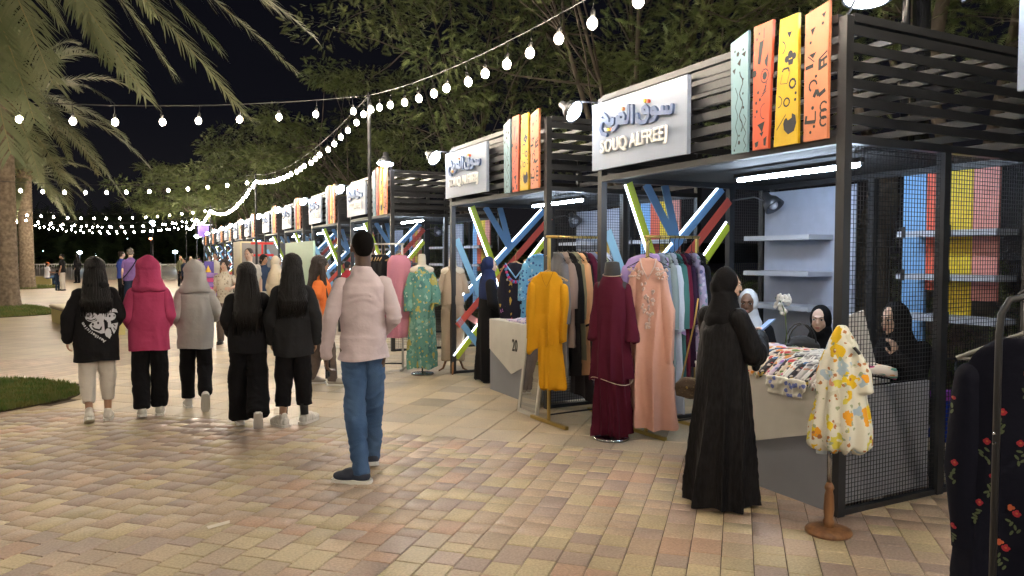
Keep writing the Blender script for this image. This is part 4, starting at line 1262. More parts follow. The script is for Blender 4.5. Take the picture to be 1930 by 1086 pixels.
def trousers(P, r=(.105, .085, .075), waist=None, hem=None, wz=None, flare=1.0):
    m = MB(); pe = Vector(P['pelvis']); parts_m = [m]
    w = waist or (.155, .115)
    m.sphere((pe.x, pe.y, pe.z - .01), (w[0], w[1], .13), 16, 10)
    for s in 'LR':
        if s == 'R': m = MB(); parts_m.append(m)
        hp_, kn, an = Vector(P['hp' + s]), Vector(P['kn' + s]), Vector(P['an' + s]); hp_.x *= .72; hp_.z -= .03
        cap(m, hp_, r[0], kn, r[1])
        if hem is not None:
            # stop above the ankle
            t = min(1.0, max(0.1, (kn.z - hem) / max(1e-3, kn.z - an.z))); end = kn.lerp(an, t)
        else: end = an + (an - kn).normalized() * .03
        m.sphere(kn, r[1], 12, 8)
        m.tube([kn, kn.lerp(end, .5), end], [r[1], (r[1] + r[2]) * .5, r[2]], 14)
    return parts_m

PCOUNT = [0]
def person(label, xy, az, H, P, skin='tan', look=(0, 0), hair=None, hijab=None, top=None, bottom=None, shoes=None, dress=None, group=None, vox=.012, face=True, hands=(.5, .5), name='person', palms=(None, None), zoff=0.0, extra=None, hat=None):
    """top/bottom/dress: dicts with 'name','mat','mb' functions; all measured on a 1.75 m figure and scaled"""
    s = H / 1.75
    t = thing(name, label, 'person', (xy[0], xy[1], zoff), -radians(az), group)
    t.scale = (s, s, s)
    PCOUNT[0] += 1; seed = PCOUNT[0]
    R, hp = head_frame(P, *look)
    # ---- body, one continuous surface
    b = MB(); pe, ch, nk = Vector(P['pelvis']), Vector(P['chest']), Vector(P['neck'])
    b.sphere(pe, (.135, .095, .10), 14, 9); cap(b, pe + Vector((0, 0, .08)), .095, ch - Vector((0, 0, .08)), .10)
    b.sphere(ch, (.14, .10, .14), 14, 9); cap(b, Vector(P['shL']) - Vector((-.02, 0, .02)), .040, Vector(P['shR']) - Vector((.02, 0, .02)), .040)
    cap(b, nk - Vector((0, 0, .05)), .060, Vector(P['head']) + R @ Vector((0, -.015, -.05)), .056)
    head_geo(b, R, hp, not hijab)
    for i, q in enumerate('LR'):
        cap(b, Vector(P['sh' + q]) * 1.0 + Vector((.015 if q == 'L' else -.015, 0, -.025)), .040, P['el' + q], .036); cap(b, P['el' + q], .037, P['wr' + q], .026)
        hand_geo(b, P['wr' + q], P['hd' + q], -1 if q == 'L' else 1, hands[i], palms[i])
        cap(b, P['hp' + q], .080, P['kn' + q], .054); cap(b, P['kn' + q], .052, P['an' + q], .034)
        an = Vector(P['an' + q]); f = Vector(P['ft' + q]).normalized()
        cap(b, an + Vector((0, 0, -.03)), .032, an + f * .12 + Vector((0, 0, -.045)), .026)
    finish(remeshed(b, vox * .62 if face else vox, 2), 'body', SK[skin], t)
    if face:
        for sx in (-1, 1):
            e = MB().sphere(hp((sx * .031, .0815, .012)), (.0145, .009, .0065), 10, 7, R).build('eye', M_eye, t, True)
            MB().sphere(hp((sx * .031, .0885, .0125)), (.0078, .0042, .0070), 8, 6, R).build('iris', M_iris, e, True)
            bm = MB(); pts = [hp((sx * .013, .094, .031)), hp((sx * .030, .093, .038)), hp((sx * .050, .078, .033))]
            bm.tube(pts, [.0024, .0028, .0014], 6).build('eyebrow', M_brow, t, True)
            MB().tube([hp((sx * .046, .078, .014)), hp((sx * .031, .0895, .0215)), hp((sx * .017, .086, .013))], [.0008, .0014, .0008], 5).build('eyelashes', M_brow, t, True)
        lm = MB(); lm.sphere(hp((0, .0955, -.0505)), (.021, .006, .0055), 10, 6, R); lm.sphere(hp((0, .0955, -.0585)), (.018, .0065, .006), 10, 6, R)
        lm.build('lips', M_lips, t, True)
    # ---- hair
    if hair:
        kind, hc_ = hair[0], hair[1]; m = MB()
        if kind == 'short':
            m.sphere(hp((0, -.022, .036)), (.083, .092, .088), 16, 10, R); m.sphere(hp((0, -.045, -.01)), (.072, .062, .07), 12, 8, R)
        elif kind == 'crop':
            m.sphere(hp((0, -.020, .036)), (.079, .090, .088), 16, 10, R); m.sphere(hp((0, -.050, -.005)), (.066, .050, .062), 12, 8, R)
        elif kind == 'bob':
            m.sphere(hp((0, -.022, .030)), (.094, .100, .108), 16, 10, R); m.sphere(hp((0, -.05, -.05)), (.098, .062, .085), 12, 8, R)
            m.sphere(hp((0, .03, .085)), (.07, .05, .03), 12, 8, R)
        elif kind == 'long':
            L = hair[2]
            m.sphere(hp((0, -.024, .028)), (.102, .112, .110), 16, 10, R)
            c0 = hp((0, -.05, .0)); back = Vector((0, -.09, 0))
            pts = [c0, hp((0, -.065, -.09)), Vector((nk.x, nk.y - .085, nk.z - .08)), Vector((nk.x, nk.y - .135, nk.z - .08 - L * .45)), Vector((nk.x, nk.y - .12, nk.z - .08 - L))]
            rr = [(.098, .075), (.112, .07), (.135, .058), (.145, .05), (.10, .03)]
            loft(m, [(p.x, p.y, p.z, a, c) for p, (a, c) in list(zip(pts, rr))[::-1]])
            if len(hair) > 3:   # locks falling in front
                for sx in (-1, 1): m.tube([hp((sx * .078, .0, .02)), hp((sx * .085, .015, -.09)), Vector((nk.x + sx * .10, nk.y + .07, nk.z - .08)), Vector((nk.x + sx * .10, nk.y + .125, nk.z - .30))], [.035, .04, .04, .018], 10)
        if kind == 'long':
            hm = remeshed(m, .009, 3); rs_ = random.Random(seed); sm = MB()
            for k_ in range(150):
                a_ = pi + pi * (rs_.random() * 1.24 - .12); u_ = .25 + .75 * rs_.random() ** .5; e_ = L * rs_.uniform(.75, 1.2)
                top_ = hp((.088 * cos(a_) * u_, -.022 + .10 * sin(a_), .028 + .04 * (1 - u_)))
                p1_ = Vector((nk.x + .118 * cos(a_), nk.y - .05 + .085 * sin(a_), nk.z - .04)); p2_ = Vector((nk.x + .140 * cos(a_) + rs_.uniform(-.012, .012), nk.y - .09 + .085 * sin(a_), nk.z - .08 - L * .5)); p3_ = Vector((nk.x + .120 * cos(a_) + rs_.uniform(-.03, .03), nk.y - .09 + .075 * sin(a_), nk.z - .08 - e_))
                sm.tube([top_, top_.lerp(p1_, .5) + Vector((0, -.012, 0)), p1_, p2_, p3_], [.006, .009, .010, .009, .002], 5)
            st_ = sm.mesh('st', HAIR[hc_], True)
            bm_ = bmesh.new(); bm_.from_mesh(hm); bm_.from_mesh(st_); bm_.to_mesh(hm); bm_.free(); m = None
        hd = (lambda P_, N: .0035 * np.sin(P_[:, 0] * 260 + P_[:, 1] * 190 + 2 * vnoise(P_, (5, 5, 2), seed)) + .006 * vnoise(P_, (22, 22, 3), seed)) if kind in ('long', 'bob') else None
        finish(hm if m is None else remeshed(m, .009, 3), 'hair', HAIR[hc_], t, hd)
    if hijab:
        mt, L, wdr = hijab; m = MB()
        m.sphere(hp((0, -.026, .014)), (.088, .096, .120), 18, 12, R)
        m.sphere(hp((0, -.06, -.01)), (.078, .070, .10), 14, 10, R)
        m.sphere(hp((0, .004, -.115)), (.072, .084, .060), 16, 10, R)
        loft(m, [(nk.x, nk.y + .0, nk.z - L, wdr, .135), (nk.x, nk.y, nk.z - L * .5, wdr * .97, .134), (nk.x, nk.y, nk.z - .04, .135, .118), (nk.x, nk.y, nk.z + .05, .090, .095), (hp((0, -.02, -.05)).x, hp((0, -.02, -.05)).y, nk.z + .10, .084, .095)])
        finish(remeshed(m, .009, 4), 'hijab', mt, t, folds(.0045, .003, seed, 4, 10))
    if hat:
        m = MB(); m.sphere(hp((0, -.012, .055)), (.083, .095, .075), 14, 9, R); m.sphere(hp((0, .09, .04)), (.055, .06, .010), 12, 6, R)
        finish(remeshed(m, .009, 2), 'cap', hat, t)
    if bottom:
        m = trousers(P, **bottom['g']); f = bottom.get('disp') or folds(.007, .004, seed, 7, 9)
        tm_ = joined(m, vox, 3)
        if bottom['g'].get('hem') is None and min(P['anL'][2], P['anR'][2]) < .1 and abs(P['anL'][2] - P['anR'][2]) < .03: cut_below(tm_, .062)
        finish(tm_, bottom.get('name', 'trousers'), bottom['mat'], t, f)
    if top:
        m = garment_top(P, R=R, hp=hp, **top['g']); f = top.get('disp') or folds(.009, .004, seed, 4.5, 8)
        gm_ = joined(m[:1] + m[3:], vox, 3); cut_below(gm_, top['g']['hem'], lambda P_: .008 * np.sin(P_[:, 0] * 14 + seed)); gs_ = joined(m[1:3], vox, 3)
        bj_ = bmesh.new(); bj_.from_mesh(gm_); bj_.from_mesh(gs_); bj_.to_mesh(gm_); bj_.free()
        finish(gm_, top.get('name', 'top'), top['mat'], t, f)
    if dress:
        m = MB(); g = dress['g']
        c = lambda z: (pe.x, pe.y)
        rings = [(pe.x, pe.y, g['hem'] - .05, g['w'][0], g['d'][0]), (pe.x + g.get('dx', 0), pe.y + g.get('dy', 0), g['hem'], g['w'][0], g['d'][0]), (pe.x + g.get('dx', 0) * .5, pe.y + g.get('dy', 0) * .5, .55, g['w'][1], g['d'][1]), (pe.x, pe.y, pe.z + .05, g['w'][2], g['d'][2]),
                 (ch.x, ch.y, ch.z, g['w'][3], g['d'][3]), (nk.x, nk.y, nk.z - .065, g['w'][3] * .8, g['d'][3] * .75), (nk.x, nk.y, nk.z, .07, .07)]
        loft(m, rings, 36)
        a, e, w = g['slv']
        body_m = m; pm_l = [m]
        for q in 'LR':
            m = MB(); pm_l.append(m)
            cap(m, P['sh' + q], a, P['el' + q], e); cap(m, P['el' + q], e, P['wr' + q], w)
            if g.get('bell') and q in g['bell']:
                W_ = Vector(P['wr' + q]); E_ = Vector(P['el' + q])
                m.tube([E_, W_ - Vector((0, 0, .05))], [e * 1.1, .085], 12); cap(m, W_.lerp(E_, .1) + Vector((0, 0, -.06)), .05, W_.lerp(E_, .35) + Vector((0, 0, -.17)), .03)
        dm_ = cut_below(joined(pm_l, vox, 3), g['hem'] + .008, (lambda P_: .012 * np.sin(np.arctan2(P_[:, 1], P_[:, 0]) * 5)) if g['hem'] < .1 else None)
        finish(dm_, dress['name'], dress['mat'], t, hem_folds(1.1, 0.0, g.get('k', 9), g.get('amp', .018), pe.x, pe.y, seed))
    if shoes:
        for q in 'LR': shoe(t, P['an' + q], P['ft' + q], shoes[0], 1.0, shoes[1] if len(shoes) > 1 else M_sole, shoes[2] if len(shoes) > 2 else 'sneaker')
    return t, P, hp, R
def scr(px, d, dy=0):
    r = ray(px, 484); f = r[0] * sA + r[1] * cA
    return (r[0] * d / f, r[1] * d / f)

C_blk = cloth('black_cloth', (0.012, 0.012, 0.014)); C_blk2 = cloth('black_trouser', (0.009, 0.009, 0.011)); C_char = cloth('charcoal_cloth', (0.022, 0.023, 0.026))
C_pink = cloth('pink_fleece', (0.42, 0.055, 0.14)); C_grey = cloth('grey_fleece', (0.42, 0.41, 0.40)); C_wht = cloth('white_trouser', (0.62, 0.58, 0.53))
C_shirt = cloth('pale_pink_shirt', (0.60, 0.51, 0.54)); C_jean = mat('blue_denim', (0.045, 0.095, 0.20), rough=0.85, col2=(0.075, 0.14, 0.27), vscale=4, bump=0.3, bscale=120, spec=0.2)
C_org = cloth('orange_tee', (0.85, 0.22, 0.06)); C_brn = cloth('brown_grey_trouser', (0.12, 0.095, 0.085)); C_navy = cloth('navy_scarf', (0.018, 0.028, 0.085))
C_purp = cloth('purple_tee', (0.20, 0.12, 0.33)); C_cream = cloth('cream_scarf', (0.62, 0.54, 0.42)); C_wh = cloth('white_scarf', (0.72, 0.73, 0.76)); C_tee = cloth('light_grey_tee', (0.50, 0.48, 0.44))
C_ab = mat('abaya_black', (0.0025, 0.0025, 0.004), rough=0.6, col2=(0.010, 0.010, 0.013), vscale=60, bump=0.8, bscale=40, bdist=.010, stretch=(1.0, 1.0, 0.25), spec=0.2, detail=5)
C_skb = cloth('dark_blue_trouser', (0.03, 0.05, 0.10))

# girl 1, heart hoodie
P = stride(base_pose(), 'L', .09, .045, .35); P.update(elL=(-.25, -.02, 1.13), wrL=(-.27, .02, .90), elR=(.215, -.02, 1.14), wrR=(.16, .13, 1.0), hdR=(-.6, .6, -.4))
girl1 = person('girl seen from behind in black hoodie with white heart print and cropped white trousers', (-0.37, 8.20), -3, 1.60, P, 'tan', (0, 0), ('long', 'black', .22), None,
       dict(name='hoodie', mat=C_blk, g=dict(hem=.66, wd=(.218, .208, .195), dp=(.16, .155, .145), slv=(.080, .070, .055), hood='down')), dict(mat=C_wht, g=dict(r=(.105, .083, .062), hem=.225)), (M_shoe_w,), face=False)
P = stride(base_pose(), 'L', .06, .02, .15); P.update(elL=(-.205, -.03, 1.12), wrL=(-.14, .13, .95), elR=(.205, -.03, 1.12), wrR=(.14, .13, .95))
girl2 = person('girl seen from behind with bright pink hoodie, hood up, and black cargo trousers', (0.09, 8.25), 0, 1.60, P, 'tan', (0, 0), None, None,
       dict(name='hoodie', mat=C_pink, g=dict(hem=.74, wd=(.205, .205, .190), dp=(.155, .155, .14), slv=(.082, .074, .056), hood='up')), dict(mat=C_blk2, g=dict(r=(.108, .092, .086), hem=.10)), (M_shoe_w,), face=False)
P = stride(base_pose(), 'R', .20, .13, 1.6); P.update(elL=(-.21, -.03, 1.13), wrL=(-.14, .14, .97), elR=(.235, .0, 1.16), wrR=(.22, .20, 1.06), hdR=(0, 1, 0))
girl3 = person('girl seen from behind in light grey hoodie with hood up, one shoe lifted behind', (0.53, 8.42), 2, 1.56, P, 'tan', (4, 0), None, None,
       dict(name='hoodie', mat=C_grey, g=dict(hem=.73, wd=(.198, .196, .185), dp=(.15, .15, .14), slv=(.080, .072, .054), hood='up')), dict(mat=C_blk2, g=dict(r=(.10, .085, .074), hem=.12)), (M_shoe_w,), face=False)
P = stride(base_pose(), 'R', .18, .10, 1.3); P.update(elL=(-.225, -.02, 1.15), wrL=(-.18, .16, 1.0), elR=(.225, -.05, 1.14), wrR=(.20, .10, .95), hdL=(.3, .8, 0))
girl4 = person('girl with very long black hair in all black sweatshirt and wide trousers, seen from behind', (0.92, 7.36), 6, 1.55, P, 'tan', (0, 0), ('long', 'black', .34), None,
       dict(name='sweatshirt', mat=C_blk, g=dict(hem=.80, wd=(.198, .196, .19), dp=(.15, .15, .145), slv=(.080, .072, .055))), dict(mat=C_blk2, g=dict(r=(.118, .115, .118))), (M_shoe_w,), face=False)
P = stride(base_pose(), 'L', .03, .0, 0.0); P.update(anL=(-.11, -.05, .085), anR=(.11, .04, .085), ftL=(-.5, 1, 0), ftR=(.8, 1, 0), elR=(.215, -.04, 1.12), wrR=(.225, .0, .87), elL=(-.22, -.04, 1.12), wrL=(-.21, .05, .88))
girl5 = person('girl in dark grey jacket with long black hair and ribbed white shoes', (1.31, 7.21), 8, 1.63, P, 'tan', (0, 0), ('long', 'black', .24), None,
       dict(name='jacket', mat=C_char, g=dict(hem=.72, wd=(.20, .195, .19), dp=(.155, .15, .14), slv=(.080, .070, .055))), dict(mat=C_blk2, g=dict(r=(.108, .092, .076), hem=.20)), (M_shoe_w, M_shoe_w, 'chunky'), face=False)
for q in (-1, 1): MB().tube([(q * .105, -.01 if q > 0 else -.03, .10), (q * .10, .0, .215)], [.040, .044], 12).build('sock', M_sock, girl5[0], True)
# man with phone
P = stride(base_pose(), 'R', .13, .02, .25)
P.update(anL=(-.03, -.16, .085), knL=(-.065, -.03, .5), ftL=(-1, .45, 0), anR=(.07, .22, .10), knR=(.07, .10, .5), elL=(-.228, -.05, 1.13), wrL=(-.258, .02, .87), elR=(.215, -.06, 1.14), wrR=(.15, .14, 1.02), hdR=(-.3, 1, 0), hdL=(.05, .1, -1))
man = person('tall man seen from behind in pale pink shirt and blue jeans', (1.46, 5.28), 13, 1.80, P, 'dark', (-6, 4), ('crop', 'crop'), None,
       dict(name='shirt', mat=C_shirt, disp=folds(.007, .005, 3, 9, 6), g=dict(hem=.845, wd=(.176, .155, .168), dp=(.150, .125, .12), slv=(.060, .052, .040))), dict(mat=C_jean, disp=folds(.008, .005, 5, 14, 8), g=dict(r=(.092, .074, .058), waist=(.118, .085))), (M_shoe_n, M_sole), face=False, vox=.0105, hands=(.75, .5))
M_phone = mat('phone_dark', (0.015, 0.018, 0.025), rough=0.15); M_phone_b = mat('phone_blue', (0.10, 0.17, 0.38), rough=0.3)
def child_world(root, v):
    T, = [root[0]] if isinstance(root, tuple) else [root]
    M = Matrix.Translation(T.location) @ Matrix.Rotation(T.rotation_euler.z, 4, 'Z') @ Matrix.Scale(T.scale[0], 4)
    return M @ Vector(v)
def phone(root, at, d, n, label, mt):
    w = child_world(root, at); rz = root[0].rotation_euler.z
    d = Vector(d).normalized(); n = Vector(n); n = (n - d * n.dot(d)).normalized(); x = d.cross(n)
    R = Matrix.Rotation(rz, 3, 'Z') @ Matrix((x, d, n)).transposed()
    t = thing('phone', label, 'phone', w)
    MB().box((0, 0, 0), (.072, .15, .009), R).build('case', mt, t); MB().box(R @ Vector((0, 0, .0055)), (.064, .138, .002), R).build('screen', emit('phone_screen', (0.25, 0.4, 0.8), 0.25), t)
    MB().box(R @ Vector((.018, .055, -.006)), (.022, .03, .003), R).build('camera_bump', M_phone, t)
phone(man, (-.248, .045, .78), (0, .15, -1), (-1, .4, 0), 'dark phone held low in the left hand of the man in pink shirt', M_phone)

# woman in orange tee
P = base_pose(); P.update(anL=(-.08, -.16, .085), knL=(-.09, -.04, .5), anR=(.09, .16, .085), knR=(.09, .12, .5), elL=(-.22, .0, 1.13), wrL=(-.20, .10, .88), elR=(.215, -.02, 1.13), wrR=(.20, .06, .88))
orange = person('woman in orange tee with long dark hair in profile, looking right at the stalls', scr(603, 9.25), 112, 1.62, P, 'tan', (-12, 2), ('long', 'brown', .26, 1), None,
       dict(name='tee', mat=C_org, g=dict(hem=.88, wd=(.165, .155, .175), dp=(.165, .15, .155), slv=(.080, .078, .0), sleeve=.55)), dict(mat=C_brn, g=dict(r=(.112, .09, .068))), (M_shoe_g, M_sole))
# print on the tee
pr = MB()
for k, (a, b) in enumerate([((-.05, 1.22), (-.02, 1.235)), ((-.03, 1.20), (.0, 1.24)), ((.01, 1.19), (.02, 1.23)), ((.03, 1.20), (.055, 1.22)), ((-.04, 1.16), (.0, 1.18)), ((.01, 1.17), (.05, 1.16)), ((-.02, 1.13), (.03, 1.14))]):
    pr.bar((a[0], .1625, a[1]), (b[0], .1625, b[1]), .008, .010, up=(0, 1, 0))
pr.build('tee_print', C_blk, orange[0])
# woman in navy scarf behind the white counter
P = base_pose(); P.update(elL=(-.21, .04, 1.13), wrL=(-.10, .20, 1.02), elR=(.23, .02, 1.12), wrR=(.14, .22, .98), hdL=(.6, .8, 0), hdR=(-.5, .8, 0))
navy = person('woman in navy hijab and black abaya standing behind the counter numbered 20', (4.02, 8.58), 108, 1.60, P, 'fair', (6, -6), None, (C_navy, .30, .185),
       dress=dict(name='abaya', mat=C_blk, g=dict(hem=.03, w=(.225, .20, .175, .165), d=(.20, .18, .15, .135), slv=(.068, .075, .065), k=9)), shoes=(M_shoe_b, M_shoe_b))
# woman in abaya with phone, near
P = base_pose(); P.update(elL=(-.19, .10, 1.14), wrL=(-.05, .29, 1.20), elR=(.20, .10, 1.13), wrR=(.06, .31, 1.20), hdL=(.35, .55, .45), hdR=(-.1, .7, .5), neck=(0, .01, 1.46), head=(0, .045, 1.615))
abaya = person('woman seen from behind in long black textured abaya, holding up a blue phone', (3.36, 3.62), 86, 1.545, P, 'fair', (30, -8), None, (C_blk2, .16, .150),
       dress=dict(name='abaya', mat=C_ab, g=dict(hem=.015, w=(.245, .215, .185, .172), d=(.245, .215, .18, .145), slv=(.072, .088, .080), bell='RL', k=9, amp=.042)), shoes=(M_shoe_b, M_shoe_b), vox=.0105, hands=(.45, .7))
phone(abaya, (.035, .415, 1.30), (.12, .75, .5), (-.25, -.5, .75), 'blue phone held up by the woman in the near black abaya', M_phone_b)
# seated women behind the first counter
def seated():
    P = base_pose()
    P.update(pelvis=(0, 0, .56), chest=(0, .05, .88), neck=(0, .05, 1.06), head=(0, .08, 1.215), shL=(-.15, .05, .98), shR=(.15, .05, .98), elL=(-.21, .08, .76), elR=(.21, .08, .76), wrL=(-.12, .27, .80), wrR=(.12, .27, .80),
             hdL=(.4, 1, 0), hdR=(-.4, 1, 0), hpL=(-.09, .03, .52), hpR=(.09, .03, .52), knL=(-.12, .42, .50), knR=(.12, .42, .50), anL=(-.12, .42, .085), anR=(.12, .42, .085))
    return P
DS = lambda mt: dict(name='abaya', mat=mt, g=dict(hem=.44, w=(.21, .20, .175, .165), d=(.22, .2, .15, .135), slv=(.07, .07, .06), k=6))
def stool(x, y, lab, h=.46):
    t = thing('stool', lab, 'stool', (x, y, 0), 0, 'stools behind the first counter')
    MB().lathe([(.16, h - .03), (.17, h - .02), (.17, h), (.10, h + .004)], n=16).build('seat', M_shade, t)
    for k in range(4):
        a = pi / 4 + k * pi / 2
        MB().tube([(.10 * cos(a), .10 * sin(a), h - .03), (.17 * cos(a), .17 * sin(a), 0)], .012, 6).build('leg', M_shade, t)
for (x, y), az, H, hj, sk, lk, lab in [(scr(1413, 6.55), -128, 1.72, C_wh, 'brown', (0, -4), 'seated woman in white hijab looking out over the first counter'),
                                   (scr(1552, 5.80), -118, 1.60, C_blk2, 'fair', (0, 0), 'smiling seated woman in black hijab beside the butterfly dress'),
                                   (scr(1714, 5.30), -88, 1.70, C_blk2, 'fair', (6, -8), 'seated woman in black hijab behind the wire mesh, face turned left')]:
    P = seated()
    if az == -88: P.update(elL=(-.2, .16, .80), wrL=(-.10, .26, .93), hdL=(.1, .0, 1), chest=(0, .08, .87), neck=(0, .10, 1.05), head=(0, .15, 1.195))
    person(lab, (x, y), az, H, P, sk, lk, None, (hj, .22, .175), bottom=dict(mat=C_blk2, g=dict(r=(.11, .09, .085))), dress=DS(C_blk), shoes=(M_shoe_b, M_shoe_b), vox=.012)
    s_ = H / 1.75
    stool(x, y, 'round stool under the ' + lab.split(' looking')[0].split(' beside')[0].split(' behind')[0].replace('seated ', ''), .43 * s_ + .01)

# background people
def bgp(label, px, d, H, az, sk, hair, top, tmat, bmat, hijab=None, stride_=None, vox=.016, tee=.5, look=(0, 0), face=True, shoes=(M_shoe_b, M_shoe_b), wd=(.165, .155, .172), hem=.86, P=None, hat=None, hands=(.5, .5)):
    P = P or base_pose()
    if stride_: stride(P, *stride_)
    xy = scr(px, d)
    return person(label, xy, az, H, P, sk, look, hair, hijab, dict(name=top, mat=tmat, g=dict(hem=hem, wd=wd, dp=(.135, .125, .13), slv=(.064, .058, .046), sleeve=tee)), dict(mat=bmat, g=dict(r=(.10, .08, .068))), shoes, vox=vox, face=face, hat=hat, hands=hands)
pm = bgp('man in purple tee walking away with dark crossbody bag strap', 246, 21.6, 1.86, 0, 'fair', ('short', 'grey'), 'tee', C_purp, C_skb, None, ('R', .14, .05, .4), face=False, wd=(.195, .19, .20))
MB().tube([(.15, -.13, 1.44), (.05, -.165, 1.25), (-.09, -.165, 1.05), (-.2, -.11, .92)], .014, 6).build('bag_strap', C_blk, pm[0])
bagm = MB(); bagm.box((-.25, -.03, .80), (.06, .22, .26)); finish(remeshed(bagm, .015, 3), 'shoulder_bag', C_blk, pm[0])
bgp('person in bright blue top walking ahead of the man in purple tee', 229, 24.5, 1.80, 60, 'fair', ('short', 'brown'), 'shirt', cloth('royal_blue', (0.06, 0.10, 0.45)), C_blk2, face=False)
bgp('man in black tee and white trousers standing by the fence with a child', 117, 35.0, 1.74, -70, 'tan', ('short', 'black'), 'tee', C_blk, C_wht, face=False, vox=.02)
bgp('small child in dark clothes beside the man in black tee', 107, 35.0, 0.98, 20, 'tan', ('short', 'black'), 'jacket', C_skb, C_skb, face=False, vox=.024, tee=1.0)
Ps = base_pose(); Ps.update(pelvis=(0, 0, .52), chest=(0, .04, .84), neck=(0, .05, 1.03), head=(0, .07, 1.185), shL=(-.165, .04, .965), shR=(.165, .04, .965), elL=(-.2, .1, .72), elR=(.2, .1, .72), wrL=(-.1, .32, .70), wrR=(.1, .32, .70), hdL=(.3, 1, 0), hdR=(-.3, 1, 0),
    hpL=(-.09, .03, .48), hpR=(.09, .03, .48), knL=(-.1, .42, .47), knR=(.1, .42, .47), anL=(-.1, .40, .085), anR=(.1, .40, .085))
person('seated man in white shirt and orange cap on the yellow bench', scr(87, 42), 60, 1.75, dict(Ps), 'tan', (0, 0), ('short', 'black'), None, dict(name='shirt', mat=C_wh, g=dict(hem=.42, wd=(.18, .17, .19), dp=(.14, .13, .13), slv=(.075, .07, .05), sleeve=.5)), dict(mat=C_jean, g=dict(r=(.10, .08, .065))), (M_shoe_b, M_shoe_b), vox=.02, face=False, hat=C_org)
bgp('slim person in black with long dark hair by the railing', 145, 45.0, 1.72, -40, 'tan', ('long', 'black', .2), 'top', C_blk, C_blk2, face=False, vox=.022, tee=1.0)
bgp('person in dark blue shirt standing near railing behind the grey hood', 347, 32.0, 1.56, -120, 'tan', ('short', 'black'), 'shirt', C_skb, C_blk2, face=False, vox=.02)
bgp('person in beige hijab near the railing right of the pink hood', 359, 34.0, 1.60, -160, 'tan', None, 'top', C_cream, C_blk2, hijab=(C_cream, .25, .18), face=False, vox=.02, tee=1.0)
bgp('person in olive jacket with back to railing left of the beige hijab', 340, 40.0, 1.68, 150, 'tan', ('short', 'black'), 'jacket', cloth('olive', (0.10, 0.10, 0.06)), C_blk2, face=False, vox=.02, tee=1.0)
bgp('man with backpack straps walking toward the camera by the pink stand', 405, 27.0, 1.74, -165, 'tan', ('short', 'black'), 'shirt', C_tee, C_blk2, vox=.016)
Pk = base_pose(); Pk.update(elL=(-.26, .10, 1.2), wrL=(-.16, .30, 1.16), hdL=(.4, 1, 0))
bgp('child with short dark hair in pale patterned tee facing the camera', 423, 13.6, 1.56, -165, 'fair', ('bob', 'brown'), 'tee', print_mat('pale_print', (0.55, 0.50, 0.42), [(22, .35, [(0.28, 0.25, 0.2), (0.65, 0.6, 0.5), (0.4, 0.33, 0.25)], 2)]), C_brn, vox=.012, P=Pk, look=(8, 0))
bgp('tall man in light grey tee with small red print, looking down', 469, 14.6, 1.78, -170, 'fair', ('short', 'brown'), 'tee', C_tee, C_skb, vox=.012, look=(30, -14), wd=(.185, .18, .205))
bgp('woman in dark vest with white face mask behind the man in grey tee', 497, 17.0, 1.66, 150, 'tan', ('bob', 'black'), 'vest', C_skb, C_tee, vox=.014, tee=1.0)
bgp('person in cream headscarf and cream top seen between the two dark haired girls', 520, 14.0, 1.62, 60, 'tan', None, 'top', C_cream, C_tee, hijab=(C_cream, .3, .18), vox=.014, tee=1.0, look=(20, 0))
bgp('shopper in red top far inside the fourth stall', 655, 17.8, 1.5, 60, 'tan', ('short', 'black'), 'top', cloth('red_top', (0.5, 0.03, 0.04)), C_blk2, vox=.018, face=False)
for i, (px, d, az) in enumerate([(480, 30, 20), (452, 36, -160), (540, 24, 80), (418, 40, 10), (395, 45, -170), (375, 50, 30)]):
    bgp(['far shopper in dark top left of the fifth stall', 'distant shopper facing the camera near the cream kiosk', 'shopper standing beside the mint screen', 'distant walker in dark clothes beyond the pink stand', 'tiny far walker near the last stall', 'tiny far walker by the railing end'][i], px, d, 1.68, az, 'tan', ('short', 'black'), 'top', [C_char, C_tee, C_blk, C_skb, C_grey, C_purp][i], C_blk2, face=False, vox=.024, tee=1.0)

# heart print on the black hoodie: flat print a few millimetres proud of the cloth
M_print = mat('print_white', (0.62, 0.64, 0.68), rough=0.8)
def surf_print(root, polys, child_name, mt, cloth_name='hoodie', lift=.004, origin=(0, 0)):
    """drop flat polygons (x, z in figure space) onto the back of a garment"""
    from mathutils.bvhtree import BVHTree
    g = [o for o in COL.objects if o.parent == root[0] and o.name.split('.')[0] == cloth_name][0]
    me = g.data
    bv = BVHTree.FromPolygons([v.co.copy() for v in me.vertices], [tuple(p.vertices) for p in me.polygons])
    m = MB()
    def dr(x, z):
        h = bv.ray_cast(Vector((x, -1, z)), Vector((0, 1, 0)))
        return (x, (h[0].y if h[0] else -.17) - lift, z)
    bmx = bmesh.new()
    for poly in polys:
        vs = [bmx.verts.new((x, 0, z)) for x, z in poly]
        try: bmx.faces.new(vs)
        except Exception: pass
    bmesh.ops.triangulate(bmx, faces=bmx.faces[:])
    for _ in range(2): bmesh.ops.subdivide_edges(bmx, edges=[e for e in bmx.edges if e.calc_length() > .02], cuts=1, use_grid_fill=True)
    bmesh.ops.triangulate(bmx, faces=bmx.faces[:])
    for v in bmx.verts: v.co = Vector(dr(v.co.x, v.co.z))
    me2 = bpy.data.meshes.new(child_name); bmx.to_mesh(me2); bmx.free(); me2.materials.append(mt)
    return link(child_name, me2, root[0])
def circ(cx, cz, rx, rz, n=16): return [(cx + rx * cos(2 * pi * k / n), cz + rz * sin(2 * pi * k / n)) for k in range(n)]
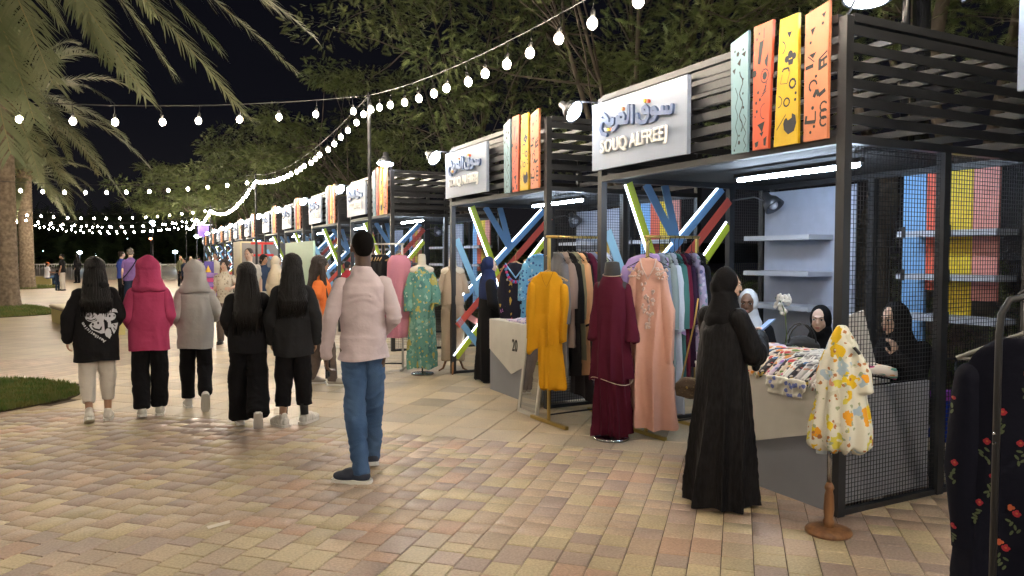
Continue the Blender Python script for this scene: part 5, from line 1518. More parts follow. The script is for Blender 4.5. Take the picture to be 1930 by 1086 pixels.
# local figure space of the girl; print roughly 0.27 wide, centred right of the spine
HX, HZ = 0.045, 1.045; HS = 0.30
def hp2(pts): return [(HX + (x - .5) * HS, HZ + (y - .5) * HS) for x, y in pts]
white = [hp2(circ(.20, .80, .19, .17)), hp2([(.02, .92), (.10, 1.02), (.22, .98), (.12, .95)]),
         hp2([(.12, .50), (.22, .62), (.36, .66), (.40, .90), (.62, .90), (.50, .76), (.58, .60), (.56, .42), (.60, .22), (.48, .20), (.36, .27), (.20, .36)]),
         hp2(circ(.76, .78, .20, .15)), hp2([(.66, .70), (.70, .40), (.82, .40), (.78, .68)]), hp2([(.80, .52), (1.02, .54), (.98, .34), (.88, .16), (.80, .36)]),
         hp2(circ(.70, .22, .10, .16)), hp2([(.62, .14), (.74, .00), (.82, .16)]), hp2([(.72, .95), (.88, 1.06), (.98, 1.02), (1.02, .90), (.90, .93)])]
pw = surf_print(girl1, white, 'heart_print', M_print)
black = [hp2(circ(.10, .83, .025, .04, 8)), hp2([(.20, .78), (.28, .86), (.30, .84), (.23, .77)]), hp2([(.05, .70), (.18, .66), (.32, .70), (.34, .76), (.30, .73), (.18, .69), (.07, .73)]),
         hp2(circ(.24, .54, .035, .05, 8)), hp2(circ(.40, .58, .03, .05, 8)), hp2([(.20, .46), (.26, .36), (.42, .30), (.50, .34), (.52, .46), (.48, .44), (.44, .36), (.30, .40), (.22, .48)]),
         hp2(circ(.76, .80, .035, .04, 8)), hp2(circ(.90, .80, .02, .04, 8)), hp2([(.66, .60), (.70, .60), (.70, .44), (.66, .44)]), hp2([(.86, .50), (.92, .42), (.94, .44), (.88, .52)]), hp2([(.86, .38), (.92, .28), (.94, .31), (.88, .40)])]
surf_print(girl1, black, 'heart_print_detail', mat('print_black', (0.012, 0.012, 0.014), rough=0.9), lift=.0065)
# curved lettering under the heart
word = 'Aestheticism'[::-1]
from mathutils.bvhtree import BVHTree
g_ = [o for o in COL.objects if o.parent == girl1[0] and o.name.split('.')[0] == 'hoodie'][0]
bv_ = BVHTree.FromPolygons([v.co.copy() for v in g_.data.vertices], [tuple(p.vertices) for p in g_.data.polygons])
for i, chx in enumerate(word):
    u = i / (len(word) - 1)
    ax_, az_ = -.05 + .62 * u ** 1.15, .56 - .62 * u ** .85
    ang = -60 + 32 * u
    x_, z_ = HX + (ax_ - .5) * HS, HZ + (az_ - .5) * HS
    h_ = bv_.ray_cast(Vector((x_, -1, z_)), Vector((0, 1, 0)))
    tm_ = text_mesh(chx, .042, M_print, depth=.0008, bold=.0015, name='print_letter')
    lo_ = link('print_letter', tm_, girl1[0]); lo_.location = (x_, (h_[0].y if h_[0] else -.17) - .004, z_)
    lo_.rotation_euler = (pi / 2, radians(-(ang) + 180), 0)
# ================================================================== counters, racks, garments, props
M_cgrey = mat('counter_grey', (0.25, 0.265, 0.31), rough=0.5, var=0.05, vscale=2); M_cwhite = mat('counter_white', (0.62, 0.60, 0.55), rough=0.5, var=0.03)
M_gold = mat('gold_rail', (0.55, 0.40, 0.13), rough=0.35, metal=0.8); M_chrome = mat('brushed_steel', (0.55, 0.56, 0.58), rough=0.22, metal=1.0)
M_wood = mat('turned_wood', (0.17, 0.075, 0.035), rough=0.4, col2=(0.28, 0.14, 0.06), vscale=6, stretch=(4, 4, 0.5)); M_hang = mat('wood_hanger', (0.50, 0.32, 0.15), rough=0.5)
M_hblk = mat('black_hanger', (0.02, 0.02, 0.022), rough=0.5); M_cream = mat('mannequin_cream', (0.68, 0.62, 0.52), rough=0.7); M_manb = mat('mannequin_black', (0.02, 0.021, 0.024), rough=0.7)
def counter(x, y, w, label, num=None, d=0.55, h=0.80, apex=None, side=0.9):
    """front face at x (towards the street), from y to y+w"""
    t = thing('counter', label, 'counter', (x, y, 0))
    MB().bb(0, 0.02, 0, w, 0.0, h - 0.022).build('front_board', M_cgrey, t)
    MB().bb(-0.004, d, -0.004, w + 0.004, h - 0.02, h).build('counter_top', M_cwhite, t)
    MB().bb(0.022, d, w - 0.02, w, 0.0, h - 0.022).build('end_board', M_cgrey, t)
    MB().bb(0.03, side, -0.045, -0.025, 0.05, h - 0.024).build('side_board', mat('side_board_grey', (0.34, 0.355, 0.40), rough=.5, var=.04), t)
    ap = apex or w / 2
    m = MB().prism([(0.02, h - 0.004), (w - 0.02, h - 0.004), (w - 0.02, 0.50), (ap, 0.27), (0.02, 0.50)], 0.012, lambda u, v, q: (-0.006 - q, u, v))
    pn = m.build('pennant_board', M_cwhite, t)
    if num:
        tm = text_mesh(num, 0.19, M_hblk, depth=0.002, bold=0.003, name='number')
        o = link('number', tm, pn); o.location = (-0.0205, w * 0.42, 0.60); o.rotation_euler = (pi / 2, 0, -pi / 2); o.scale = (0.72, 1, 1)
    return t
counter(3.86, 3.19, 1.26, 'grey counter with white pennant board in front of the nearest stall, heaped with printed garments', apex=.78)
counter(3.80, 6.88, 1.20, 'white counter with the number 20 on its pointed front board', '20', h=0.86, side=0.95)

# folded garments on the first counter
PRT = [print_mat('print_stripe_pink', (0.72, 0.66, 0.62), [(38, .42, [(0.6, 0.08, 0.25), (0.1, 0.1, 0.12), (0.7, 0.3, 0.1), (0.15, 0.35, 0.3)], 1)], stretch=(.25, 1, 1)),
       print_mat('print_dark_mix', (0.05, 0.05, 0.06), [(42, .40, [(0.65, 0.6, 0.55), (0.5, 0.1, 0.1), (0.6, 0.45, 0.1), (0.1, 0.2, 0.4)], 2)], stretch=(.25, 1, 1)),
       print_mat('print_white_grey', (0.68, 0.67, 0.66), [(45, .38, [(0.2, 0.2, 0.22), (0.4, 0.38, 0.36), (0.6, 0.3, 0.2)], 3)], stretch=(.25, 1, 1)),
       print_mat('print_orange_leaf', (0.70, 0.60, 0.48), [(40, .42, [(0.75, 0.3, 0.05), (0.2, 0.3, 0.1), (0.65, 0.1, 0.1), (0.1, 0.1, 0.1)], 4)], stretch=(.25, 1, 1)),
       print_mat('print_lilac', (0.60, 0.50, 0.66), [(40, .40, [(0.3, 0.15, 0.45), (0.7, 0.65, 0.7), (0.2, 0.25, 0.5)], 5)], stretch=(.25, 1, 1))]
rg = random.Random(5)
def folded(seed):
    r = random.Random(seed); m = MB(); n = 9
    L = .52; w = .018 + .006 * r.random()
    V = []; F = []
    for i in range(n + 1):
        t = i / n
        x = L * (1 - t); z = .055 + .035 * sin(pi * min(1, t * 1.1)) + .008 * sin(9 * t + seed)
        if t > .82: z -= (t - .82) * .40
        for k in range(8):
            a = 2 * pi * k / 8
            V.append((x, w * cos(a) * (1 + .15 * sin(5 * t + seed)), z + .038 * sin(a) * (1 - .3 * t)))
    for i in range(n):
        for k in range(8): F.append((i * 8 + k, i * 8 + (k + 1) % 8, (i + 1) * 8 + (k + 1) % 8, (i + 1) * 8 + k))
    F.append(tuple(range(7, -1, -1))); F.append(tuple(n * 8 + k for k in range(8)))
    return m.add(V, F)
FM = [[folded(s).mesh('folded_garment', p, True) for p in PRT] for s in range(3)]
N_ = 34
PNM = ['pink striped print', 'dark mixed print', 'white and grey print', 'orange leaf print', 'lilac print']
ZN = ['at the butterfly dress end', 'just left of the butterfly dress', 'right of the middle of the fan', 'left of the middle of the fan', 'below the orchid', 'at the black abaya end']
for i in range(N_):
    u = i / (N_ - 1)
    y = 3.25 + 0.93 * u
    me = FM[i % 3][rg.choice([0, 0, 1, 2, 2, 3, 3, 4]) if u > .35 else rg.choice([1, 2, 2, 1, 0])]
    pi_ = [q for q in range(3) for _ in [0] if me in FM[q]][0]; pt_ = FM[pi_].index(me)
    o = link('folded_garment', me, None, (3.835 + rg.uniform(-.012, .02), y, 0.80 + rg.uniform(-.004, .012)))
    o.rotation_euler = (rg.uniform(-.12, .12), 0, -0.35 + 0.5 * u + rg.uniform(-.04, .04))
    tag(o, PNM[pt_] + ' garment folded in a strip, ' + ZN[min(5, int(u * 6))], 'garment', 'folded printed garments fanned on the first counter')
for i in range(12):   # second layer
    pt_ = rg.randrange(5)
    o = link('folded_garment', FM[i % 3][pt_], None, (3.93 + rg.uniform(-.02, .03), 3.45 + .065 * i, 0.862 + rg.uniform(0, .01)))
    o.rotation_euler = (rg.uniform(-.2, .2), 0, -0.2 + rg.uniform(-.3, .3)); o.scale = (.8, 1, .8)
    tag(o, PNM[pt_] + ' garment strip in upper layer, ' + ZN[i // 2], 'garment', 'folded printed garments fanned on the first counter')
m = MB()
m.bar((3.80, 3.34, .775), (3.80, 3.66, .775), .07, .028, up=(1, 0, 0)); m.bar((3.798, 3.36, .715), (3.798, 3.64, .715), .05, .012, up=(1, 0, 0))
o = finish(remeshed(m, .008, 3), 'packet', print_mat('packet_print', (0.66, 0.64, 0.56), [(26, .40, [(0.16, 0.20, 0.5), (0.66, 0.64, 0.56)], 6)]), None, folds(.006, .003, 5, 20, 20)); tag(o, 'folded cream and blue cloth packet hanging over the front edge of the first counter', 'packet')
# clear packets at the left end
M_plas = mat('clear_plastic', (0.35, 0.36, 0.38), rough=0.15, bump=.4, bscale=30)
m = MB(); m.bb(3.86, 4.25, 4.22, 4.43, .802, .835); m.bb(3.84, 4.1, 4.16, 4.36, .83, .86)
o = finish(remeshed(m, .01, 3), 'plastic_packets', M_plas, None, folds(.006, .004, 8, 18, 18)); tag(o, 'clear grey plastic wrapped packets at the left end of the first counter', 'packet')
# cloth pile on counter 2
m = MB(); m.bb(3.84, 4.25, 6.95, 7.75, .862, .885); m.bb(3.86, 4.2, 7.0, 7.5, .884, .905)
o = finish(remeshed(m, .012, 3), 'cloth_pile', PRT[4], None, folds(.008, .004, 9, 12, 12)); tag(o, 'flat pile of pale lilac patterned cloth on the numbered counter', 'cloth')
# white box and things behind the counter
t = thing('white_box', 'small white carton with red marks standing left of the near black abaya', 'box', (3.93, 4.36, .80)); MB().bb(-.03, .03, -.05, .05, 0, .20).build('carton', M_cwhite, t); MB().bb(-.0315, -.0305, -.02, .02, .08, .12).build('printed_mark', M_dotr, t)
q = scr(1626, 5.0); t = thing('white_folder', 'tall white sheet of board leaning before the face of the woman behind the mesh', 'board', (q[0], q[1], .80))
t.rotation_euler = (radians(8), radians(-18), radians(-25)); MB().bb(-.10, .12, -.006, .006, 0.02, .44).build('sheet', mat('white_sheet', (0.72, 0.70, 0.68), rough=.5), t)
# orchid
q = Vector((*scr(1483, 5.55), 0)); t = thing('orchid', 'white orchid in a small pot on the first counter', 'orchid', (q.x, q.y, .80))
MB().lathe([(.045, 0), (.06, .10), (.062, .10), (.05, .095)], n=14).build('pot', M_cwhite, t, True)
MB().tube([(0, 0, .09), (.01, 0, .22), (.005, .01, .38), (-.02, .035, .47), (-.05, .06, .50)], .004, 5).build('stem', mat('stem_green', (0.08, 0.14, 0.03)), t, True)
M_pet = mat('orchid_petal', (0.78, 0.78, 0.76), rough=.5); rr = random.Random(3)
for k in range(9):
    c = Vector((rr.uniform(-.045, .04), rr.uniform(-.02, .07), .38 + .14 * rr.random())); f = MB(); R = Matrix.Rotation(rr.uniform(-.5, .5), 3, 'Z') @ Matrix.Rotation(pi / 2 + rr.uniform(-.4, .4), 3, 'X')
    for j in range(5): a = 2 * pi * j / 5; f.sphere(c + R @ Vector((.019 * cos(a), .019 * sin(a), 0)), (.017, .017, .004), 8, 5, R)
    f.build('blossom', M_pet, t, True)
M_leafg = mat('plant_green', (0.05, 0.12, 0.03), rough=.4, var=.2)
for k in range(7):
    a = k * 0.9; f = MB(); d = Vector((cos(a), sin(a), 0)); s = Vector((-sin(a), cos(a), 0)) * .022
    f.add([(0, 0, .09), *[tuple(d * .07 + s * j + Vector((0, 0, .14))) for j in (-1, 1)], tuple(d * .16 + Vector((0, 0, .11)))], [(0, 1, 2), (1, 3, 2)]); f.build('leaf', M_leafg, t)
# black handbag with tall handles
def handbag(xy, z, label, mt, s=1.0, strap=None, az=0):
    t = thing('handbag', label, 'handbag', (xy[0], xy[1], z), radians(az))
    m = MB(); m.sphere((0, 0, .09 * s), (.13 * s, .055 * s, .09 * s), 14, 9); m.bb(-.11 * s, .11 * s, -.045 * s, .045 * s, 0.01, .13 * s); finish(remeshed(m, .009, 4), 'bag_body', mt, t, folds(.004, .002, 3, 10, 10))
    for y in (-.03, .03):
        if strap is None: MB().tube([(.09 * s * cos(a), y * s, .13 * s + .13 * s * sin(a)) for a in [pi * k / 8 for k in range(9)]], .006, 6).build('handle', mt, t, True)
    if strap: MB().tube([Vector(p) for p in strap], .006, 6).build('strap', M_gold, t, True)
    MB().sphere((0, -.05 * s, .10 * s), .012 * s, 8, 6).build('clasp', M_gold, t, True)
handbag(scr(1512, 5.62), .80, 'black handbag with tall arched handles left of the smiling woman', M_manb, 1.15, az=-30)
M_lth = print_mat('brown_leather', (0.045, 0.030, 0.020), [(60, .22, [(0.12, 0.09, 0.05)], 7)], rough=.5)
qh = scr(1302, 4.80)
handbag(qh, .68, 'brown leather handbag hanging at the left side of the near black abaya', M_lth, .8, [(-.06, 0, .10), (-.02, .01, .3), (.03, .0, .5), (.06, -.02, .66)], az=-62)

# ---------------- garments
def garment_mesh(w=.19, L=1.3, th=.034, hemw=.30, sleeve=.55, seed=0, vox=.012, flare=1.0, k=8, amp=.012, sl_out=.10, neck=.07, slope=.10, hemth=None, sr=(.044, .056, .058), hemcut=lambda Q_: 0 * Q_[:, 0]):
    """garment hanging from its neck at the origin, hanging down -z; width along x, thickness along y"""
    m = MB(); hemth = hemth or th * 1.3
    loft(m, [(0, 0, -L - .05, hemw, hemth), (0, 0, -L + .02, hemw, hemth), (0, 0, -L * .6, (w + hemw) / 2 * .98, (th + hemth) / 2), (0, 0, -.40, w * .98, th), (0, 0, -slope - .06, w, th), (0, 0, -slope * .55, w * .72, th * .8), (0, 0, -.01, neck, .04)], 30)
    parts_m = [m]
    for s in (-1, 1):
        if sleeve:
            m = MB(); parts_m.append(m)
            a = Vector((s * (w - .042), 0, -slope - .050)); b = a + Vector((s * sl_out, .0, -sleeve)); c = a.lerp(b, .5) + Vector((s * .015, 0, 0))
            m.tube([a, c, b], list(sr), 12); m.sphere(a, sr[0], 10, 7)
    me = cut_below(joined(parts_m[:1], vox, 3), -L, lambda Q_: .014 * np.sin(Q_[:, 0] * 11 + seed * 2) + hemcut(Q_))
    if len(parts_m) > 1:
        q_ = cut_below(joined(parts_m[1:], vox, 3), -slope - .05 - sleeve + .02, lambda Q_: .012 * np.sin(Q_[:, 0] * 30 + Q_[:, 1] * 20)); bj_ = bmesh.new(); bj_.from_mesh(me); bj_.from_mesh(q_); bj_.to_mesh(me); bj_.free()
    n = len(me.vertices); P_ = np.empty(n * 3, dtype=np.float32); me.vertices.foreach_get('co', P_); P_ = P_.reshape(-1, 3).astype(float)
    N = np.empty(n * 3, dtype=np.float32); me.vertex_normals.foreach_get('vector', N); N = N.reshape(-1, 3)
    # flatten sleeves and add long folds
    t = np.clip(-P_[:, 2] / L, 0, 1)
    d = amp * 1.5 * t * (1.1 - 2 * np.abs(np.sin(P_[:, 0] / max(.05, hemw) * k * .5 + 1.3 * vnoise(P_, (4, 4, 1.0), seed) + seed)) ** .8) + .008 * (.8 - 2 * np.abs(vnoise(P_ + vnoise(P_, (5, 5, 3), seed + 4)[:, None] * .07, (11, 11, 1.3), seed + 1)))
    P_ = P_ + N * d[:, None]
    me.vertices.foreach_set('co', P_.astype(np.float32).ravel()); me.polygons.foreach_set('use_smooth', np.ones(len(me.polygons), dtype=bool)); me.update()
    return me
def hanger_mesh(mt, wire=True):
    m = MB()
    m.tube([(0, 0, .10), (.018, 0, .125), (.0, 0, .145), (-.018, 0, .13)], .0028, 5); m.tube([(0, 0, .0), (0, 0, .10)], .0028, 5)
    r = .004 if wire else .008
    m.tube([(-.19, 0, -.10), (0, 0, .0), (.19, 0, -.10)], r, 6); m.tube([(-.19, 0, -.10), (.19, 0, -.10)], r * .7, 5)
    return m.mesh('hanger', mt, True)
H_blk = hanger_mesh(M_hblk); H_wood = hanger_mesh(M_hang, False)
def hung(label, xy, z, az, me, mt, hm=None, group=None, cat='garment', name='hanging_garment'):
    """z: height of the hook top; az: compass direction the front faces, 0 = along the row"""
    t = thing(name, label, cat, (xy[0], xy[1], z - .145), -radians(az) + pi, group)
    me.materials.clear() if not me.materials else None
    if len(me.materials) == 0: me.materials.append(mt)
    o = link('cloth', me, t, (0, 0, -.01))
    o.material_slots[0].link = 'OBJECT'; o.material_slots[0].material = mt
    link('hanger', hm or H_blk, t)
    return t
def rack(p0, p1, z, label, mt, leg=True, foot=.5):
    p0, p1 = Vector((*p0, 0)), Vector((*p1, 0)); t = thing('clothes_rack', label, 'clothes rack', p0)
    d = (p1 - p0); dn = d.normalized(); s = Vector((-dn.y, dn.x, 0)); zz = Vector((0, 0, z))
    MB().tube([zz - dn * .03, d + zz + dn * .03], .013, 8).build('rail', mt, t, True)
    for o_ in (Vector((0, 0, 0)), d):
        MB().bar(o_, o_ + Vector((0, 0, z - .014)), .024, .024, up=(1, 0, 0)).build('upright', mt, t)
        MB().bar(o_ - s * foot / 2 + Vector((0, 0, .02)), o_ + s * foot / 2 + Vector((0, 0, .02)), .035, .03).build('foot', mt, t)
    MB().tube([Vector((0, 0, .09)), d + Vector((0, 0, .09))], .009, 6).build('lower_bar', M_wire, t, True)
    return t
TUN = garment_mesh(seed=1, L=1.02, hemw=.25, sleeve=.52, sl_out=.03); TUN2 = garment_mesh(seed=2, L=1.18, w=.20, hemw=.26, sleeve=.56, sl_out=.05); TUN3 = garment_mesh(seed=3, L=.92, w=.20, hemw=.23, sleeve=.42, sl_out=.04)
LONG = garment_mesh(seed=4, L=1.42, hemw=.29, sleeve=.58, sl_out=.04)
C = lambda n, c, **k: cloth(n, c, **k)
# rack A
rack((3.50, 6.12), (4.20, 6.16), 1.80, 'gold clothes rack between the counter numbered 20 and the maroon outfit', M_gold, foot=.62)
RA = [(.10, TUN2, C('slate_cloth', (0.16, 0.165, 0.19)), 'long slate grey tunic right behind the mustard outfit on the gold rack'), (.15, TUN3, C('taupe_cloth', (0.27, 0.21, 0.19)), 'taupe top second on the gold rack'), (.21, TUN2, C('black_tunic', (0.014, 0.014, 0.016)), 'black tunic third on the gold rack'),
      (.27, TUN, C('olive_grey', (0.20, 0.20, 0.14)), 'olive grey tunic with cuffs in the middle of the gold rack'), (.33, TUN2, C('apricot', (0.55, 0.32, 0.18)), 'apricot tunic hanging lower in the middle of the gold rack'), (.38, LONG, C('black_long', (0.018, 0.016, 0.02)), 'long black gown in the middle of the gold rack'),
      (.43, TUN2, C('plum', (0.13, 0.022, 0.06)), 'plum tunic in the right half of the gold rack'), (.48, TUN, C('blue_grey', (0.20, 0.24, 0.36)), 'blue grey tunic in the right half of the gold rack'), (.53, TUN, C('ochre', (0.42, 0.26, 0.06)), 'ochre tunic near the right end of the gold rack'),
      (.58, TUN2, C('pale_green', (0.38, 0.42, 0.30)), 'pale green tunic near the right end of the gold rack'), (.63, TUN, print_mat('blue_white_print', (0.42, 0.47, 0.66), [(16, .42, [(0.1, 0.16, 0.5), (0.6, 0.6, 0.7)], 3)]), 'blue and white printed tunic at the right end of the gold rack')]
for i, (u, me, mt, lab) in enumerate(RA):
    hung(lab, (3.50 + u, 6.12 + .04 * u), 1.815, -90 + rg.uniform(-9, 9), me, mt, H_blk, 'garments on the gold rack')
# mustard outfit facing the camera
MUS = C('mustard', (0.60, 0.30, 0.015))
mus = garment_mesh(seed=6, hemcut=lambda Q_: -.10 * np.clip(-Q_[:, 0] / .2, 0, 1) + .03 * np.clip(Q_[:, 0] / .2, 0, 1), w=.185, L=.70, th=.04, hemw=.215, sleeve=.50, sl_out=.01, amp=.030, k=9, vox=.010)
az_cam = lambda p: math.degrees(math.atan2(-p[0], -p[1]))
pm_ = (3.43, 6.02)
mt_ = hung('mustard yellow tunic and trousers outfit hanging on the front end of gold rack', pm_, 1.63, az_cam(pm_) + 12, mus, MUS, H_wood, None)
m = MB(); loft(m, [(.055, 0, -1.12, .125, .06), (.05, 0, -1.09, .135, .065), (.03, 0, -.85, .13, .045), (.01, 0, -.55, .12, .03)]); finish(remeshed(m, .011, 3), 'trousers', MUS, mt_, hem_folds(-.5, -1.1, 8, .016))
MB().tube([(-.06, -.048, -.015), (-.03, -.062, -.10), (0, -.064, -.16), (.03, -.062, -.10), (.06, -.048, -.015)], .003, 5).build('neck_trim', C('mustard_dark', (0.34, 0.16, 0.01)), mt_)
# maroon mannequin
MAR = C('maroon', (0.075, 0.010, 0.024)); M_trim = mat('pale_trim', (0.6, 0.5, 0.35), rough=.5)
def mannequin(xy, label, az, neck_z, mt_form, base='disc', neck_h=.10, neck_r=.055):
    t = thing('mannequin', label, 'mannequin', (xy[0], xy[1], 0), -radians(az) + pi)
    m = MB(); m.lathe([(neck_r * 1.05, neck_z - neck_h - .04), (neck_r * 1.0, neck_z - neck_h * .5), (neck_r * .86, neck_z), (neck_r * .5, neck_z + .008)], n=18)
    m.sphere((0, 0, neck_z - neck_h - .09), (.17, .08, .07), 16, 9); m.sphere((0, 0, neck_z - .35), (.14, .09, .2), 16, 9); finish(remeshed(m, .010, 3), 'form', mt_form, t)
    if base == 'disc':
        MB().lathe([(.155, 0), (.16, .012), (.15, .022), (.02, .028)], n=28).build('base_disc', M_chrome, t, True); MB().tube([(0, 0, .02), (0, 0, .9)], .012, 8).build('pole', M_chrome, t, True)
    if base == 'tripod':
        MB().tube([(0, 0, .2), (0, 0, .9)], .018, 8).build('pole', M_wood, t, True)
        for k in range(3):
            a = 2 * pi * k / 3 + .5; MB().tube([(.02 * cos(a), .02 * sin(a), .26), (.10 * cos(a), .10 * sin(a), .20), (.16 * cos(a), .16 * sin(a), .05), (.23 * cos(a), .23 * sin(a), .012)], [.02, .018, .014, .012], 7).build('leg', M_wood, t, True)
    return t
def dress_on(t, name, mt, g, disp=None, vox=.0105, wave=.012):
    m = MB(); loft(m, [(r_[3] if len(r_) > 3 else 0, 0, r_[0], r_[1], r_[2]) for r_ in g['rings']], 36)
    pl_ = [m]
    for pts, rr_ in g.get('slv', []): m = MB(); pl_.append(m); m.tube([Vector(p) for p in pts], rr_, 12); m.sphere(pts[0], rr_[0], 10, 7)
    z0_ = g['rings'][0][0]; q0 = cut_below(joined(pl_[:1], vox, 3), z0_ + .022, lambda Q_: wave * np.sin(3 * np.arctan2(Q_[:, 1], Q_[:, 0]) + 1))
    if len(pl_) > 1:
        q1 = cut_below(joined(pl_[1:], vox, 3), min(p_[0][-1][2] for p_ in g['slv']) + .01, lambda Q_: .010 * np.sin(Q_[:, 0] * 30 + Q_[:, 1] * 20)); bj_ = bmesh.new(); bj_.from_mesh(q0); bj_.from_mesh(q1); bj_.to_mesh(q0); bj_.free()
    return finish(q0, name, mt, t, disp)
p_ = (3.71, 5.37); t = mannequin(p_, 'black mannequin in long maroon tunic and wide maroon trousers on round steel base', az_cam(p_) + 8, 1.56, M_manb, neck_h=.13, neck_r=.072)
dress_on(t, 'trousers', MAR, dict(rings=[(.02, .17, .11), (.08, .168, .11), (.6, .138, .10), (.9, .125, .10)]), hem_folds(.9, .0, 11, .035, seed=3))
dress_on(t, 'tunic', MAR, dict(rings=[(.52, .175, .13), (.54, .18, .135), (.9, .150, .125), (1.2, .138, .115), (1.34, .135, .095), (1.40, .10, .085), (1.445, .074, .072)],
    slv=[([(-.115, 0, 1.335), (-.140, -.01, 1.1), (-.15, -.03, .88)], [.052, .048, .052]), ([(.115, 0, 1.335), (.155, -.01, 1.1), (.175, -.05, .86)], [.052, .050, .066])]), hem_folds(1.2, .5, 9, .028, seed=4))
for z_, rx_, ry_ in ((.528, .185, .140), (1.452, .083, .079)):
    MB().tube([(rx_ * cos(a), ry_ * sin(a), z_ + (.03 * sin(a * 2) if z_ < 1 else .012 * sin(a))) for a in [2 * pi * k / 24 for k in range(25)]], .0032, 5, cap=False).build('piping', M_trim, t)
# rack B in the opening
rack((4.06, 5.33), (4.66, 5.37), 1.79, 'gold and brown clothes rack behind the peach dress', M_gold)
PEA = C('peach_satin', (0.60, 0.34, 0.27), rough=.55); LIL = C('lilac_cloth', (0.38, 0.28, 0.58))
peach = garment_mesh(seed=8, w=.165, L=1.50, th=.045, hemw=.215, sleeve=.78, sl_out=.055, amp=.034, k=9, vox=.0105, hemth=.085)
pp = (3.99, 5.22); t = hung('long peach embroidered dress hanging at the front of the second rack', pp, 1.76, az_cam(pp) + 6, peach, PEA, H_blk)
M_emb = mat('silver_embroidery', (0.50, 0.38, 0.36), rough=.35, bump=.8, bscale=90, col2=(0.62, 0.45, 0.36), vscale=60)
m = MB(); rr = random.Random(2)
for k in range(42):
    z_ = -.12 - .52 * rr.random(); w_ = .055 * (1 - max(0, (-z_ - .45)) / .25); x_ = rr.uniform(-w_, w_); m.sphere((x_, -.068 - .012 * abs(z_), z_), (.011, .004, .016), 6, 4)
for s_ in (-1, 1):
    for k in range(26): m.sphere((s_ * rr.uniform(.07, .17), -.060, -.10 - rr.random() * .10 - .0), (.010, .004, .010), 6, 4)
tag(m.build('embroidery', M_emb, t, True), kind='stuff')
MB().tube([(-.07, -.045, -.02), (-.055, -.062, -.09), (0, -.07, -.20), (.055, -.062, -.09), (.07, -.045, -.02)], .007, 6).build('neck_trim', M_emb, t, True)
pl = (4.10, 5.36); lil = garment_mesh(seed=9, w=.25, L=1.0, th=.05, hemw=.27, sleeve=.6, sl_out=.08)
hung('lilac wide sleeved dress directly behind the peach dress', pl, 1.80, az_cam(pl) + 5, lil, LIL, H_blk)
RB = [(.14, TUN, C('slate_blue', (0.17, 0.21, 0.30)), 'slate blue tunic beside the lilac dress on the second rack'), (.20, TUN2, C('grey_teal', (0.20, 0.26, 0.28)), 'grey teal tunic on the second rack'), (.26, LONG, C('pale_blue_long', (0.42, 0.48, 0.60)), 'long pale blue dress on the second rack'),
      (.32, TUN2, C('teal_green', (0.05, 0.15, 0.15)), 'dark teal tunic on the second rack'), (.37, TUN2, C('wine', (0.11, 0.012, 0.03)), 'wine red tunic hanging low on the second rack'), (.43, TUN, C('aubergine', (0.030, 0.014, 0.035)), 'dark aubergine tunic on the second rack'), (.53, TUN, print_mat('lilac_floral', (0.40, 0.34, 0.50), [(20, .40, [(0.12, 0.12, 0.25), (0.6, 0.55, 0.65), (0.2, 0.3, 0.35)], 2)]), 'lilac flowered tunic at the right end of the second rack'), (.60, TUN, C('black_tunic', (0.014, 0.014, 0.016)), 'black tunic at the very end of the second rack')]
for u, me, mt, lab in RB: hung(lab, (4.06 + u, 5.33 + .06 * u), 1.805, -90 + rg.uniform(-8, 8) + 14, me, mt, H_blk, 'garments on the second rack')
# mirror
t = thing('mirror', 'white framed mirror leaning below the mustard outfit', 'mirror', (3.50, 6.37, 0)); t.rotation_euler = (0, radians(7), 0)
for a in ((0, .04, 0, .95), (.37, .41, 0, .95)): MB().bb(0, .022, a[0], a[1], a[2], a[3]).build('frame_side', M_cwhite, t)
for a in ((.0405, .3695, 0, .045), (.0405, .3695, .905, .95)): MB().bb(0.001, .021, *a).build('frame_bar', M_cwhite, t)
MB().bb(.008, .012, .0405, .3695, .0455, .9045).build('glass', mat('mirror_glass', (0.85, 0.87, 0.88), rough=0.02, metal=1.0), t)
# garments at the second stall
EMB = print_mat('navy_leaf_print', (0.010, 0.011, 0.022), [(9, .26, [(0.45, 0.15, 0.45), (0.12, 0.32, 0.5), (0.5, 0.35, 0.08), (0.45, 0.05, 0.1), (0.45, 0.45, 0.3)], 1, .5)], stretch=(1.6, 1.6, .8))
pe_ = scr(972, 8.95); emb = garment_mesh(seed=11, w=.19, L=.85, th=.05, hemw=.20, sleeve=.5, sl_out=.0)
t = hung('black kaftan with coloured leaf print and bright neckline behind the numbered counter', pe_, 1.70, az_cam(pe_), emb, EMB, H_wood)
m = MB()
for k in range(17):
    a = pi * k / 16; x_, z_ = .12 * cos(a), -.06 - .19 * sin(a); m.sphere((x_, -.062, z_), (.020, .005, .020), 7, 5, mi=k % 2)
m.build('neck_embroidery', [mat('emb_magenta', (0.45, 0.02, 0.14)), mat('emb_blue', (0.08, 0.25, 0.6))], t, True)
MB().tube([(-.13, -.05, -.03), (0, -.066, -.20), (.13, -.05, -.03)], .012, 6).build('blue_trim', mat('emb_sky', (0.16, 0.38, 0.65)), t, True)
pb_ = scr(1016, 8.9); hung('light blue printed blouse hanging left of the gold rack', pb_, 1.80, az_cam(pb_), TUN3, print_mat('sky_print', (0.16, 0.42, 0.66), [(24, .34, [(0.04, 0.10, 0.3), (0.4, 0.6, 0.75)], 4)]), H_wood)
